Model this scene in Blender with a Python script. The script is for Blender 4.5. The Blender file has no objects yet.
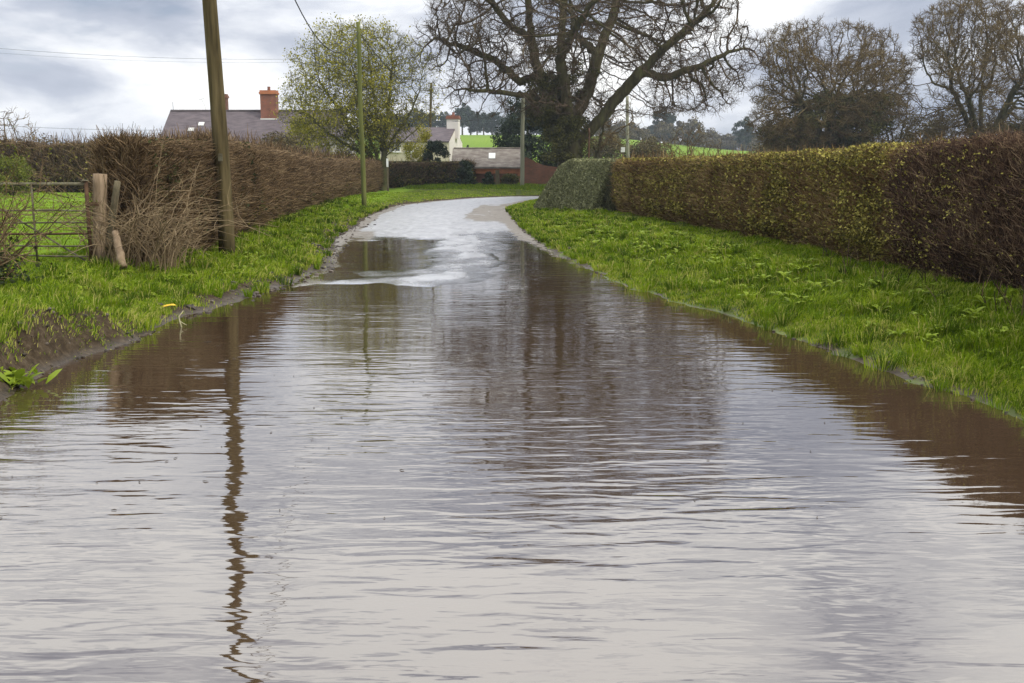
import bpy, math, random
import numpy as np
from mathutils import Vector
R = math.radians
rng = np.random.default_rng(7)
random.seed(7)
scene = bpy.context.scene
COL = scene.collection

# ------------------------------------------------------------------ camera maths
F = 1000.0; CAMZ = 1.6; PITCH = math.atan(0.1695)
FW = np.array([0, math.cos(PITCH), -math.sin(PITCH)]); UP = np.array([0, math.sin(PITCH), math.cos(PITCH)])
RT = np.array([1., 0, 0]); CP = np.array([0, 0, CAMZ])
def ray(px, py): return FW + RT*((px-512)/F) + UP*(-(py-341.5)/F)
def G(px, py, z=0.0):
    d = ray(px, py); return CP + d*((z-CAMZ)/d[2])
def A(px, py, Y):
    d = ray(px, py); return CP + d*(Y/d[1])

# ------------------------------------------------------------------ noise
def _hash(ix, iy, iz, seed):
    h = (ix.astype(np.int64)*374761393 + iy.astype(np.int64)*668265263 + iz.astype(np.int64)*2147483647 + seed*974634777) & 0xffffffff
    h = ((h ^ (h >> 13))*1274126177) & 0xffffffff
    return ((h ^ (h >> 16)) & 0xffffff)/float(0xffffff)
def vnoise(x, y, z=None, seed=0):
    x = np.asarray(x, float); y = np.asarray(y, float)
    z = np.zeros_like(x) if z is None else np.asarray(z, float)
    ix, iy, iz = np.floor(x), np.floor(y), np.floor(z)
    fx, fy, fz = x-ix, y-iy, z-iz
    fx, fy, fz = [f*f*(3-2*f) for f in (fx, fy, fz)]
    r = 0
    for a in (0, 1):
        for b in (0, 1):
            for c in (0, 1):
                w = (fx if a else 1-fx)*(fy if b else 1-fy)*(fz if c else 1-fz)
                r = r + w*_hash(ix+a, iy+b, iz+c, seed)
    return r
def fbm(x, y, z=None, seed=0, oct=3):
    s = 0; a = .5; t = 0
    x = np.asarray(x, float); y = np.asarray(y, float); z = None if z is None else np.asarray(z, float)
    for k in range(oct):
        s = s + a*vnoise(x*2**k, y*2**k, None if z is None else z*2**k, seed+k); t += a; a *= .5
    return s/t
def smooth(a, b, x):
    t = np.clip((np.asarray(x, float)-a)/(b-a), 0, 1); return t*t*(3-2*t)

# ------------------------------------------------------------------ mesh helpers
def mk(name, V, faces, mat=None, parent=None, attrs=None, smooth_shade=False, matidx=None):
    """faces: list of int arrays (n,k)"""
    me = bpy.data.meshes.new(name)
    V = np.asarray(V, np.float32)
    me.vertices.add(len(V)); me.vertices.foreach_set('co', V.ravel())
    loops = np.concatenate([np.asarray(f, np.int32).ravel() for f in faces])
    tot = np.concatenate([np.full(len(f), np.asarray(f).shape[1], np.int32) for f in faces])
    start = np.concatenate([[0], np.cumsum(tot)[:-1]]).astype(np.int32)
    me.loops.add(len(loops)); me.loops.foreach_set('vertex_index', loops)
    me.polygons.add(len(tot)); me.polygons.foreach_set('loop_start', start); me.polygons.foreach_set('loop_total', tot)
    if attrs:
        for k, a in attrs.items():
            at = me.attributes.new(k, 'FLOAT', 'POINT'); at.data.foreach_set('value', np.asarray(a, np.float32))
    me.update(calc_edges=True)
    me.polygons.foreach_set('use_smooth', np.full(len(tot), smooth_shade, bool))
    mats = mat if isinstance(mat, (list, tuple)) else [mat]
    for m in mats:
        if m: me.materials.append(m)
    if matidx is not None: me.polygons.foreach_set('material_index', np.asarray(matidx, np.int32))
    o = bpy.data.objects.new(name, me); COL.objects.link(o)
    if parent is not None: o.parent = parent
    return o

class MB:
    def __init__(s): s.v = []; s.f = {}; s.a = []; s.n = 0
    def add(s, V, faces, a=None):
        V = np.asarray(V, float).reshape(-1, 3)
        for f in faces:
            f = np.asarray(f, int)
            s.f.setdefault(f.shape[1], []).append(f+s.n)
        s.v.append(V); s.a.append(np.zeros(len(V)) if a is None else np.broadcast_to(a, (len(V),)).astype(float)); s.n += len(V)
        return s
    def box(s, x0, x1, y0, y1, z0, z1, a=0):
        V = [(x, y, z) for z in (z0, z1) for y in (y0, y1) for x in (x0, x1)]
        return s.add(V, [[(0, 2, 3, 1), (4, 5, 7, 6), (0, 1, 5, 4), (2, 6, 7, 3), (0, 4, 6, 2), (1, 3, 7, 5)]], a)
    def poly(s, pts, a=0): return s.add(pts, [[tuple(range(len(pts)))]], a)
    def tube(s, pts, rad, sides=8, a=0, cap=True):
        pts = [np.asarray(p, float) for p in pts]; n = len(pts)
        if np.isscalar(rad): rad = [rad]*n
        V = []
        prev = None
        for i, p in enumerate(pts):
            t = pts[min(i+1, n-1)]-pts[max(i-1, 0)]; t = t/(np.linalg.norm(t)+1e-9)
            if prev is None:
                u = np.cross(t, [0, 0, 1]);
                if np.linalg.norm(u) < .1: u = np.cross(t, [1, 0, 0])
            else: u = prev-t*np.dot(prev, t)
            u = u/np.linalg.norm(u); w = np.cross(t, u); prev = u
            for k in range(sides):
                an = 2*math.pi*k/sides; V.append(p+rad[i]*(math.cos(an)*u+math.sin(an)*w))
        Fq = [(i*sides+k, i*sides+(k+1) % sides, (i+1)*sides+(k+1) % sides, (i+1)*sides+k) for i in range(n-1) for k in range(sides)]
        fs = [Fq]
        if cap: fs += [[tuple(range(sides))[::-1]], [tuple((n-1)*sides+k for k in range(sides))]]
        return s.add(V, fs, a)
    def build(s, name, mat=None, parent=None, sm=False, bevel=0):
        o = mk(name, np.concatenate(s.v), [np.concatenate(v) for v in s.f.values()], mat, parent, {'rnd': np.concatenate(s.a)}, sm)
        if bevel:
            b = o.modifiers.new('b', 'BEVEL'); b.width = bevel; b.segments = 2; b.limit_method = 'ANGLE'
        return o

def frames(D):
    D = D/(np.linalg.norm(D, axis=1, keepdims=True)+1e-9)
    ref = np.where(np.abs(D[:, 2:3]) > .9, np.array([[1., 0, 0]]), np.array([[0, 0, 1.]]))
    U = np.cross(D, ref); U /= np.linalg.norm(U, axis=1, keepdims=True)+1e-9
    return D, U, np.cross(D, U)
def seg_tubes(P0, P1, r0, r1, sides=3):
    """many separate tapered prisms"""
    P0 = np.asarray(P0, float); P1 = np.asarray(P1, float); n = len(P0)
    D, U, W = frames(P1-P0)
    r0 = np.broadcast_to(r0, (n,)); r1 = np.broadcast_to(r1, (n,))
    an = np.arange(sides)*2*np.pi/sides
    off = np.cos(an)[None, :, None]*U[:, None]+np.sin(an)[None, :, None]*W[:, None]
    V = np.concatenate([P0[:, None]+off*r0[:, None, None], P1[:, None]+off*r1[:, None, None]], 1)
    k = np.arange(sides); k2 = (k+1) % sides
    q = np.stack([k, k2, k2+sides, k+sides], 1)
    Fc = (q[None]+(np.arange(n)*2*sides)[:, None, None]).reshape(-1, 4)
    return V.reshape(-1, 3), Fc
def leaf_quads(C, N, size, aspect=1.6, up=None):
    """rhomb leaves centred C, normal N"""
    n = len(C); D, U, W = frames(N)
    th = rng.uniform(0, 2*np.pi, n)[:, None]
    a = U*np.cos(th)+W*np.sin(th); b = -U*np.sin(th)+W*np.cos(th)
    s = np.broadcast_to(size, (n,))[:, None]
    V = np.stack([C-a*s*aspect*.5, C+b*s*.5+D*s*.08, C+a*s*aspect*.5, C-b*s*.5+D*s*.08], 1).reshape(-1, 3)
    Fc = np.arange(n*4).reshape(n, 4)
    return V, Fc
def rand_dir(n):
    v = rng.normal(size=(n, 3)); return v/np.linalg.norm(v, axis=1, keepdims=True)

def tag(o, label=None, cat=None, group=None, kind=None):
    if label: o['label'] = label
    if cat: o['category'] = cat
    if group: o['group'] = group
    if kind: o['kind'] = kind
    return o
def empty(name, loc=(0, 0, 0), rz=0, label=None, cat=None, group=None):
    o = bpy.data.objects.new(name, None); COL.objects.link(o); o.location = loc; o.rotation_euler = (0, 0, rz); o.empty_display_size = .2
    return tag(o, label, cat, group)
def copy_tree(o, parent=None):
    c = o.copy(); COL.objects.link(c)
    if parent is not None: c.parent = parent
    for ch in [x for x in bpy.data.objects if x.parent is o]: copy_tree(ch, c)
    return c

# ------------------------------------------------------------------ materials
def lin(h):
    return tuple(((c/255)/12.92 if c/255 < .04045 else ((c/255+.055)/1.055)**2.4) for c in h)
def newmat(name):
    m = bpy.data.materials.new(name); m.use_nodes = True; nt = m.node_tree; nt.nodes.clear()
    out = nt.nodes.new('ShaderNodeOutputMaterial'); return m, nt, out
def nd(nt, t, **kw):
    n = nt.nodes.new(t)
    for k, v in kw.items():
        if k in n.inputs: n.inputs[k].default_value = v
        else: setattr(n, k, v)
    return n
def ramp(nt, fac, stops):
    r = nt.nodes.new('ShaderNodeValToRGB'); e = r.color_ramp.elements
    while len(e) < len(stops): e.new(.5)
    for i, (p, c) in enumerate(stops):
        e[i].position = p; e[i].color = (*c, 1) if len(c) == 3 else c
    nt.links.new(fac, r.inputs[0]); return r
def math_(nt, op, a, b=None, c=None, clamp=False):
    m = nt.nodes.new('ShaderNodeMath'); m.operation = op; m.use_clamp = clamp
    for i, v in enumerate((a, b, c)):
        if v is None: continue
        if hasattr(v, 'links') or hasattr(v, 'is_linked'): nt.links.new(v, m.inputs[i])
        else: m.inputs[i].default_value = v
    return m.outputs[0]
def texco(nt, scale=(1, 1, 1), obj=True):
    t = nd(nt, 'ShaderNodeTexCoord'); mp = nd(nt, 'ShaderNodeMapping'); mp.inputs['Scale'].default_value = scale
    nt.links.new(t.outputs['Object'], mp.inputs[0]); return mp.outputs[0]
def noise_(nt, co, scale, detail=4, rough=.55, dist=0):
    n = nd(nt, 'ShaderNodeTexNoise'); n.inputs['Scale'].default_value = scale; n.inputs['Detail'].default_value = detail
    n.inputs['Roughness'].default_value = rough; n.inputs['Distortion'].default_value = dist
    nt.links.new(co, n.inputs['Vector']); return n.outputs[0]
def simple(name, stops, scale=5, rough=.85, bump=.3, bdist=.02, co_scale=(1, 1, 1), attr=None, amix=.5, transl=0, spec=.08, nscale2=None):
    """noise-ramp material; attr: per-vertex random float mixed with the noise"""
    m, nt, out = newmat(name); L = nt.links.new
    co = texco(nt, co_scale); n = noise_(nt, co, scale, 5, .6)
    fac = n
    if attr:
        a = nd(nt, 'ShaderNodeAttribute'); a.attribute_name = attr
        fac = math_(nt, 'ADD', math_(nt, 'MULTIPLY', n, 1-amix), math_(nt, 'MULTIPLY', a.outputs['Fac'], amix))
    r = ramp(nt, fac, stops)
    p = nd(nt, 'ShaderNodeBsdfPrincipled'); p.inputs['Roughness'].default_value = rough; p.inputs['Specular IOR Level'].default_value = spec
    L(r.outputs[0], p.inputs['Base Color'])
    if bump:
        b = nd(nt, 'ShaderNodeBump'); b.inputs['Strength'].default_value = bump; b.inputs['Distance'].default_value = bdist
        L(noise_(nt, co, nscale2 or scale*3, 4, .6), b.inputs['Height']); L(b.outputs[0], p.inputs['Normal'])
    sh = p.outputs[0]
    if transl:
        t = nd(nt, 'ShaderNodeBsdfTranslucent'); L(r.outputs[0], t.inputs[0]); mx = nd(nt, 'ShaderNodeMixShader'); mx.inputs[0].default_value = transl
        L(sh, mx.inputs[1]); L(t.outputs[0], mx.inputs[2]); sh = mx.outputs[0]
    L(sh, out.inputs[0]); return m

M = {}
M['bark'] = simple('oak_bark', [(0.25, (.03, .024, .014)), (.5, (.075, .064, .03)), (.75, (.115, .115, .04))], scale=1.2, rough=.95, bump=.8, bdist=.05, co_scale=(3, 3, .7))
M['twig'] = simple('bare_twigs', [(.2, (.05, .034, .022)), (.55, (.095, .065, .042)), (.9, (.15, .12, .07))], scale=.6, rough=.9, bump=0, attr='rnd', amix=.6)
M['twig_far'] = simple('far_bare_twigs', [(.2, (.06, .038, .016)), (.55, (.14, .095, .04)), (.9, (.21, .165, .065))], scale=.3, rough=.9, bump=0, attr='rnd', amix=.6)
M['willow_bark'] = simple('willow_bark', [(.3, (.05, .045, .02)), (.7, (.12, .12, .05))], scale=3, rough=.9, bump=.4)
M['willow_twig'] = simple('willow_twigs', [(.2, (.07, .06, .025)), (.8, (.16, .15, .06))], scale=1, bump=0, attr='rnd')
M['willow_leaf'] = simple('young_willow_leaves', [(.25, (.14, .14, .012)), (.5, (.30, .28, .025)), (.8, (.48, .43, .06))], scale=.5, rough=.6, bump=0, attr='rnd', amix=.6, transl=.35)
M['fresh_leaf'] = simple('fresh_hedge_leaves', [(.2, (.07, .085, .012)), (.5, (.13, .15, .02)), (.85, (.24, .25, .04))], scale=1, rough=.6, bump=0, attr='rnd', amix=.6, transl=.3)
M['ivy'] = simple('ivy_leaves', [(.2, (.02, .03, .012)), (.6, (.05, .065, .02)), (.9, (.10, .11, .035))], scale=.6, rough=.5, bump=0, attr='rnd', amix=.6, transl=.15)
M['ivy_brown'] = simple('olive_ivy', [(.2, (.035, .036, .012)), (.6, (.095, .092, .026)), (.9, (.18, .16, .045))], scale=.6, rough=.6, bump=0, attr='rnd', amix=.6, transl=.15)
M['conifer'] = simple('dark_conifer_needles', [(.2, (.015, .025, .015)), (.6, (.035, .05, .026)), (.9, (.06, .075, .035))], scale=.5, rough=.8, bump=0, attr='rnd', amix=.6)
M['farleaf'] = simple('far_brown_crown', [(.2, (.06, .046, .022)), (.6, (.13, .105, .05)), (.9, (.19, .17, .065))], scale=.2, rough=.9, bump=0, attr='rnd', amix=.6)
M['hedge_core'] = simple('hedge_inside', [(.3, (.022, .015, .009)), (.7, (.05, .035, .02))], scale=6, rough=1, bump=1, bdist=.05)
M['hedge_brown'] = simple('brown_hedge_twigs', [(.25, (.05, .030, .016)), (.45, (.145, .09, .04)), (.6, (.23, .155, .065)), (.8, (.46, .34, .16))], scale=.9, rough=.85, bump=0, attr='rnd', amix=.4)
M['hedge_dark'] = simple('dark_hedge_twigs', [(.25, (.035, .022, .018)), (.5, (.10, .06, .04)), (.68, (.18, .115, .07)), (.85, (.36, .26, .15))], scale=1.6, rough=.85, bump=0, attr='rnd', amix=.6)
M['hedge_green_twig'] = simple('grey_green_hedge_twigs', [(.15, (.05, .05, .03)), (.6, (.12, .12, .065)), (.95, (.2, .2, .11))], scale=.7, rough=.85, bump=0, attr='rnd', amix=.7)
M['hedge_left'] = simple('greybrown_hedge_twigs', [(.25, (.04, .026, .015)), (.45, (.11, .072, .038)), (.62, (.19, .125, .065)), (.85, (.38, .28, .16))], scale=1.2, rough=.85, bump=0, attr='rnd', amix=.5)
M['cane'] = simple('pale_canes', [(.2, (.12, .08, .045)), (.8, (.28, .21, .12))], scale=3, rough=.8, bump=0, attr='rnd')
M['hedge_green_leaf'] = simple('evergreen_hedge_leaves', [(.1, (.08, .085, .04)), (.5, (.19, .195, .09)), (.9, (.33, .33, .17))], scale=1, rough=.5, bump=0, attr='rnd', amix=.8, transl=.15)
M['hedge_olive_leaf'] = simple('olive_hedge_leaves', [(.25, (.06, .055, .018)), (.5, (.18, .155, .03)), (.75, (.48, .42, .10))], scale=2.5, rough=.5, bump=0, attr='rnd', amix=.6, transl=.25)
M['grass_blade'] = simple('grass_blades', [(.25, (.045, .08, .006)), (.45, (.13, .215, .008)), (.62, (.24, .325, .012)), (.85, (.44, .40, .12))], scale=2.2, rough=.6, bump=0, attr='rnd', amix=.5, transl=.35)
M['dock'] = simple('broad_weed_leaves', [(.2, (.14, .20, .012)), (.8, (.27, .35, .03))], scale=3, rough=.45, bump=0, attr='rnd', transl=.3)
M['pole'] = simple('weathered_pole_wood', [(.3, (.025, .019, .009)), (.5, (.08, .062, .028)), (.75, (.16, .125, .06))], scale=1.6, rough=.9, bump=.5, bdist=.01, co_scale=(6, 6, .5))
M['pole_green'] = simple('algae_green_pole_wood', [(.25, (.07, .08, .022)), (.8, (.16, .165, .05))], scale=1, rough=.9, bump=.3, co_scale=(6, 6, .5))
M['pole_pale'] = simple('pale_pole_wood', [(.25, (.22, .22, .15)), (.8, (.36, .36, .26))], scale=1, rough=.9, bump=.3, co_scale=(6, 6, .5))
M['post'] = simple('tan_post_wood', [(.25, (.12, .085, .05)), (.5, (.25, .18, .115)), (.75, (.34, .26, .17))], scale=2, rough=.85, bump=.6, bdist=.01, co_scale=(8, 8, .8))
M['oldwood'] = simple('rotten_wood', [(.2, (.06, .05, .03)), (.8, (.19, .16, .10))], scale=4, rough=.95, bump=.8, bdist=.02, co_scale=(4, 4, 1))
M['gate'] = simple('rusty_galvanised_steel', [(.3, (.07, .055, .035)), (.6, (.15, .14, .09)), (.85, (.22, .22, .15))], scale=9, rough=.7, bump=.2, bdist=.004)
M['gate_rust'] = simple('rust_brown_steel', [(.3, (.05, .03, .02)), (.8, (.13, .075, .04))], scale=9, rough=.8, bump=.2, bdist=.004)
M['white'] = simple('white_paint', [(.3, (.62, .62, .58)), (.8, (.78, .78, .74))], scale=3, rough=.5, bump=0)
M['cream'] = simple('cream_render', [(.25, (.52, .46, .34)), (.7, (.70, .64, .50))], scale=.6, rough=.9, bump=.3)
M['whitewall'] = simple('white_render', [(.25, (.62, .57, .52)), (.7, (.78, .73, .68))], scale=.6, rough=.9, bump=.3)
M['slate'] = simple('slate_tiles', [(.25, (.075, .06, .065)), (.5, (.12, .10, .105)), (.8, (.17, .14, .14))], scale=1.4, rough=.6, bump=.5, co_scale=(1, 3, 3))
M['barnroof'] = simple('lichened_roof_tiles', [(.25, (.10, .08, .07)), (.5, (.19, .165, .14)), (.75, (.30, .28, .24))], scale=1.7, rough=.9, bump=.5, co_scale=(1, 2, 2))
M['glass'] = simple('window_glass', [(.3, (.03, .035, .04)), (.8, (.08, .09, .10))], scale=2, rough=.08, bump=0, spec=.8)
M['wire'] = simple('black_cable', [(.3, (.02, .02, .02)), (.8, (.05, .05, .05))], scale=2, rough=.6, bump=0)
M['ceramic'] = simple('white_ceramic', [(.3, (.7, .7, .7)), (.8, (.8, .8, .8))], scale=2, rough=.3, bump=0)
M['soil'] = simple('dark_wet_clods', [(.25, (.025, .018, .011)), (.6, (.07, .052, .034)), (.9, (.17, .135, .10))], scale=8, rough=.6, bump=.8, bdist=.03, attr='rnd', spec=.5)
M['yleaf'] = simple('yellow_dead_leaf', [(.3, (.55, .35, .03)), (.8, (.75, .5, .06))], scale=30, rough=.6, bump=0)
M['sheepy'] = simple('pale_dead_stem', [(.3, (.35, .32, .18)), (.8, (.5, .46, .3))], scale=10, rough=.7, bump=0)

def brick_mat(name, c1, c2, mortar, scale=1.0):
    m, nt, out = newmat(name); L = nt.links.new
    t = nd(nt, 'ShaderNodeTexCoord'); sx = nd(nt, 'ShaderNodeSeparateXYZ'); L(t.outputs['Object'], sx.inputs[0])
    cb = nd(nt, 'ShaderNodeCombineXYZ'); L(math_(nt, 'ADD', sx.outputs[0], sx.outputs[1]), cb.inputs[0]); L(sx.outputs[2], cb.inputs[1])
    b = nd(nt, 'ShaderNodeTexBrick'); b.inputs['Scale'].default_value = scale; b.inputs['Brick Width'].default_value = .225; b.inputs['Row Height'].default_value = .075
    b.inputs['Mortar Size'].default_value = .008; b.inputs['Color1'].default_value = (*c1, 1); b.inputs['Color2'].default_value = (*c2, 1); b.inputs['Mortar'].default_value = (*mortar, 1)
    L(cb.outputs[0], b.inputs[0])
    n = noise_(nt, t.outputs['Object'], 1.3, 4); r = ramp(nt, n, [(.3, (.6, .6, .55)), (.7, (1.1, 1.05, 1))])
    mx = nd(nt, 'ShaderNodeMix'); mx.data_type = 'RGBA'; mx.blend_type = 'MULTIPLY'; mx.inputs[0].default_value = 1
    L(b.outputs[0], mx.inputs[6]); L(r.outputs[0], mx.inputs[7])
    p = nd(nt, 'ShaderNodeBsdfPrincipled'); p.inputs['Roughness'].default_value = .9; L(mx.outputs[2], p.inputs['Base Color'])
    L(p.outputs[0], out.inputs[0]); return m
M['brick'] = brick_mat('red_brick', (.30, .085, .045), (.22, .07, .045), (.25, .2, .16))
M['brick_orange'] = brick_mat('orange_brick', (.62, .20, .07), (.5, .15, .06), (.3, .22, .16))
M['brick_old'] = brick_mat('old_brown_brick', (.27, .10, .055), (.19, .08, .05), (.17, .13, .1))

# ------------------------------------------------------------------ the road outline and the ground height
left_px = [(0, 401), (25, 386), (45, 372), (90, 358), (130, 343), (165, 322), (205, 311), (250, 298), (300, 280), (326, 264), (332, 240), (368, 216), (396, 206)]
left_w = [(-6.0, -30), (-5.4, -8), (-4.7, -2), (-4.1, 3)] + [tuple(G(a, b, 0)[:2]) for a, b in left_px[:9]] + [tuple(G(a, b, .04)[:2]) for a, b in left_px[9:]]
left_w += [tuple(G(a, b, .1)[:2]) for a, b in [(430, 201), (470, 198), (510, 196.4)]] + [(6, 64.5), (16, 65), (40, 63), (90, 60)]
right_px = [(1024, 424), (950, 396), (870, 368), (800, 341), (740, 321), (690, 306), (640, 291), (590, 269), (555, 250), (530, 235), (513, 220)]
right_w = [(3.4, -30), (3.2, -8), (3.15, -2), (3.15, 3)] + [tuple(G(a, b, 0)[:2]) for a, b in right_px[:8]] + [tuple(G(a, b, .03)[:2]) for a, b in right_px[8:]]
right_w += [tuple(G(507, 210, .07)[:2]), tuple(G(514, 204, .1)[:2]), tuple(G(530, 200.4, .1)[:2]), (5, 57.8), (16, 57.5), (40, 56), (90, 53)]
LW = np.array(left_w); RW = np.array(right_w)
POLY = np.concatenate([LW, RW[::-1]])
def segdist(P, a, b):
    ab = b-a; t = np.clip(((P-a) @ ab)/(ab @ ab), 0, 1)
    return np.linalg.norm(P-(a+t[:, None]*ab), axis=1)
def linedist(P, W):
    d = np.full(len(P), 1e9)
    for i in range(len(W)-1): d = np.minimum(d, segdist(P, W[i], W[i+1]))
    return d
def inside(P):
    x, y = P[:, 0], P[:, 1]; c = np.zeros(len(P), bool); n = len(POLY)
    for i in range(n):
        x0, y0 = POLY[i]; x1, y1 = POLY[(i+1) % n]
        if y0 == y1: continue
        c ^= ((y0 > y) != (y1 > y)) & (x < (x1-x0)*(y-y0)/(y1-y0)+x0)
    return c
def hills(x, y):
    h = smooth(95, 330, y)*(12.2-4.9*smooth(15, 70, x))*(1-.8*smooth(-45, -110, x))
    h = h+smooth(330, 900, y)*4*smooth(-120, 0, x)
    h = h+smooth(60, 76, y)*.22
    return h*(1-.85*smooth(-40, -160, x)*smooth(300, 60, y))
def heights(x, y, want=False):
    x = np.asarray(x, float).ravel(); y = np.asarray(y, float).ravel()
    P = np.stack([x, y], 1)
    dl, dr = linedist(P, LW), linedist(P, RW)
    ins = inside(P)
    wob = (fbm(x*1.3, y*1.3, seed=3)-.5)*.5+(fbm(x*4, y*4, seed=4)-.5)*.38
    d = np.minimum(dl, dr)
    t = np.where(ins, d, -d)
    t = t+wob*np.clip(np.abs(t)*0+.55, 0, 1)*np.where(y < 30, 1, .8)
    e = np.interp(y, [0, 15.5, 18, 24, 32, 60, 66], [0, 0, .015, .035, .05, .10, .12])
    along = np.interp(y, [-30, 9, 13, 14.6, 16, 20, 24, 30, 60, 66], [-.16, -.14, -.055, -.012, .012, .018, .03, .06, .11, .12])
    crown = .022*smooth(.3, 2.2, np.minimum(dl, dr))-.02
    nz = (fbm(x*.9, y*.55, seed=11, oct=4)-.5)*.04+(fbm(x*3.2, y*1.9, seed=12, oct=3)-.5)*.034
    wx_ = (fbm(x*1.1, y*.5, seed=14, oct=4)-.5)*1.3; wy_ = (fbm(x*.5, y*.8, seed=15, oct=4)-.5)*5; x0_, y0_ = x, y; x = x+wx_; y = y+wy_
    pud = -.075*np.exp(-((x+2.85)/1.3)**4-((y-20.6)/3.3)**4)-.07*np.exp(-((x-.75)/.95)**4-((y-18.3)/5.6)**2)
    x, y = x0_, y0_
    ruts = -.006*np.exp(-((dl-1.3)/.25)**2)-.006*np.exp(-((dr-1.3)/.25)**2)
    rn = .55+.9*fbm(x*1.6, y*1.2, seed=16, oct=4)
    ridge = .036*rn*np.exp(-((y-15.2-.25*x)/.8)**2)*smooth(-3.6, -2.9, x)*smooth(-.2, -1.2, x)+.045*rn*np.exp(-((y-13.4)/.9)**2-((x-1.55)/.45)**2)
    road = ridge+along+crown+nz*np.where(y < 45, 1, .5)+pud+ruts
    hin = e+(road-e)*smooth(-.05, .6, t)
    s = np.clip(-t, 0, None)
    isl = dl < dr
    steep = smooth(10.6, 8.6, y)*isl
    nb = fbm(x*1.7, y*1.7, seed=21)
    vl_s = (.40+.12*(fbm(x*2.5, y*2.5, seed=27)-.5))*smooth(.03, .26+.2*fbm(x*2, y*2, seed=28), s)+.05*smooth(.4, 1.5, s)
    vl_g = .10*smooth(0, .5, s)+.24*smooth(.5, 2.3, s)
    vl = vl_s*steep+vl_g*(1-steep)
    vr = .07*smooth(0, .35, s)+.25*smooth(.3, 2.4, s)
    ver = np.where(isl, vl, vr)
    bumps = (nb-.5)*.2*smooth(.05, .6, s)+(fbm(x*5.5, y*5.5, seed=23)-.5)*.06*smooth(.02, .2, s)*smooth(70, 30, y)
    bumps = bumps+(fbm(x*7, y*7, seed=29, oct=3)-.5)*.16*steep*smooth(.02, .15, s)*smooth(.6, .35, s)
    hout = e+ver+bumps+hills(x, y)*smooth(0, 3, s)
    h = np.where(t > 0, hin, hout)
    if want: return h, t, s, isl, dl, dr
    return h
def H1(x, y): return float(heights([x], [y])[0])

def axis(c0, c1, step, lo, hi, g=1.14):
    a = list(np.arange(c0, c1+1e-6, step)); s = step; v = c1
    while v < hi: s *= g; v += s; a.append(v)
    s = step; v = c0
    while v > lo: s *= g; v -= s; a.insert(0, v)
    return np.array(a)
xs = axis(-7.5, 6.5, .09, -900, 900); ys = np.concatenate([axis(3, 3.01, 1, -60, 3.5, 1.2)[:-1], np.arange(3.6, 14, .08), np.arange(14, 30, .11), np.arange(30, 70, .25), axis(70, 70.5, .5, 70, 1400, 1.07)])
ys = np.unique(np.round(ys, 4))
X, Yg = np.meshgrid(xs, ys)
hh, tt, ss, isl, dl, dr = heights(X, Yg, True)
nx, ny = len(xs), len(ys)
idx = np.arange(nx*ny).reshape(ny, nx)
quads = np.stack([idx[:-1, :-1], idx[:-1, 1:], idx[1:, 1:], idx[1:, :-1]], -1).reshape(-1, 4)
zg = hh-.10*smooth(.05, .35, tt)
# mud: the worn strip along the water and the gateway
xf, yf = X.ravel(), Yg.ravel()
nmud = fbm(xf*1.1, yf*1.1, seed=31, oct=4)
wid = np.where(isl, np.interp(yf, [0, 10, 13, 17, 22, 35, 55, 70], [.3, .3, .7, .4, .7, .45, .3, .25]), np.interp(yf, [0, 9, 14, 30, 60], [.20, .18, .08, .06, .14]))
mud = smooth(1.25, .55, ss/np.maximum(wid*(.45+1.1*nmud), .02))
mud = np.where(isl, mud, mud*smooth(.45, .6, nmud)); mud = np.maximum(mud, (tt > .03)*1.0); mud = np.maximum(mud, smooth(.42, .34, ss)*isl*smooth(10.6, 9, yf))
mud = np.where(yf > 80, 0, mud)
ftype = smooth(-5.8, -6.6, xf)*(yf > 8)*(yf < 200)      # pasture behind the gate
# ground material
m, nt, out = newmat('ground_soil_and_turf'); L = nt.links.new
co = texco(nt); a = nd(nt, 'ShaderNodeAttribute'); a.attribute_name = 'mud'
n1 = noise_(nt, co, 1.3, 6, .65); n2 = noise_(nt, co, 14, 5, .7); n3 = noise_(nt, co, .02, 4, .5)
gr = ramp(nt, n1, [(.25, (.04, .045, .012)), (.5, (.075, .10, .014)), (.75, (.13, .16, .02))])
gf = ramp(nt, n3, [(.3, (.12, .20, .015)), (.7, (.16, .245, .02))])
sepn = nd(nt, 'ShaderNodeTexCoord'); sp = nd(nt, 'ShaderNodeSeparateXYZ'); L(sepn.outputs['Object'], sp.inputs[0])
at2 = nd(nt, 'ShaderNodeAttribute'); at2.attribute_name = 'pasture'
mxf = nd(nt, 'ShaderNodeMix'); mxf.data_type = 'RGBA'; L(at2.outputs['Fac'], mxf.inputs[0]); L(gr.outputs[0], mxf.inputs[6]); L(gf.outputs[0], mxf.inputs[7])
md = ramp(nt, n2, [(.25, (.016, .011, .007)), (.5, (.05, .036, .022)), (.8, (.125, .095, .06))])
fac = ramp(nt, math_(nt, 'ADD', a.outputs['Fac'], math_(nt, 'MULTIPLY', math_(nt, 'SUBTRACT', n2, .5), .9)), [(.38, (0, 0, 0)), (.6, (1, 1, 1))])
mx = nd(nt, 'ShaderNodeMix'); mx.data_type = 'RGBA'; L(fac.outputs[0], mx.inputs[0]); L(mxf.outputs[2], mx.inputs[6]); L(md.outputs[0], mx.inputs[7])
p = nd(nt, 'ShaderNodeBsdfPrincipled'); L(mx.outputs[2], p.inputs['Base Color'])
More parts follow.
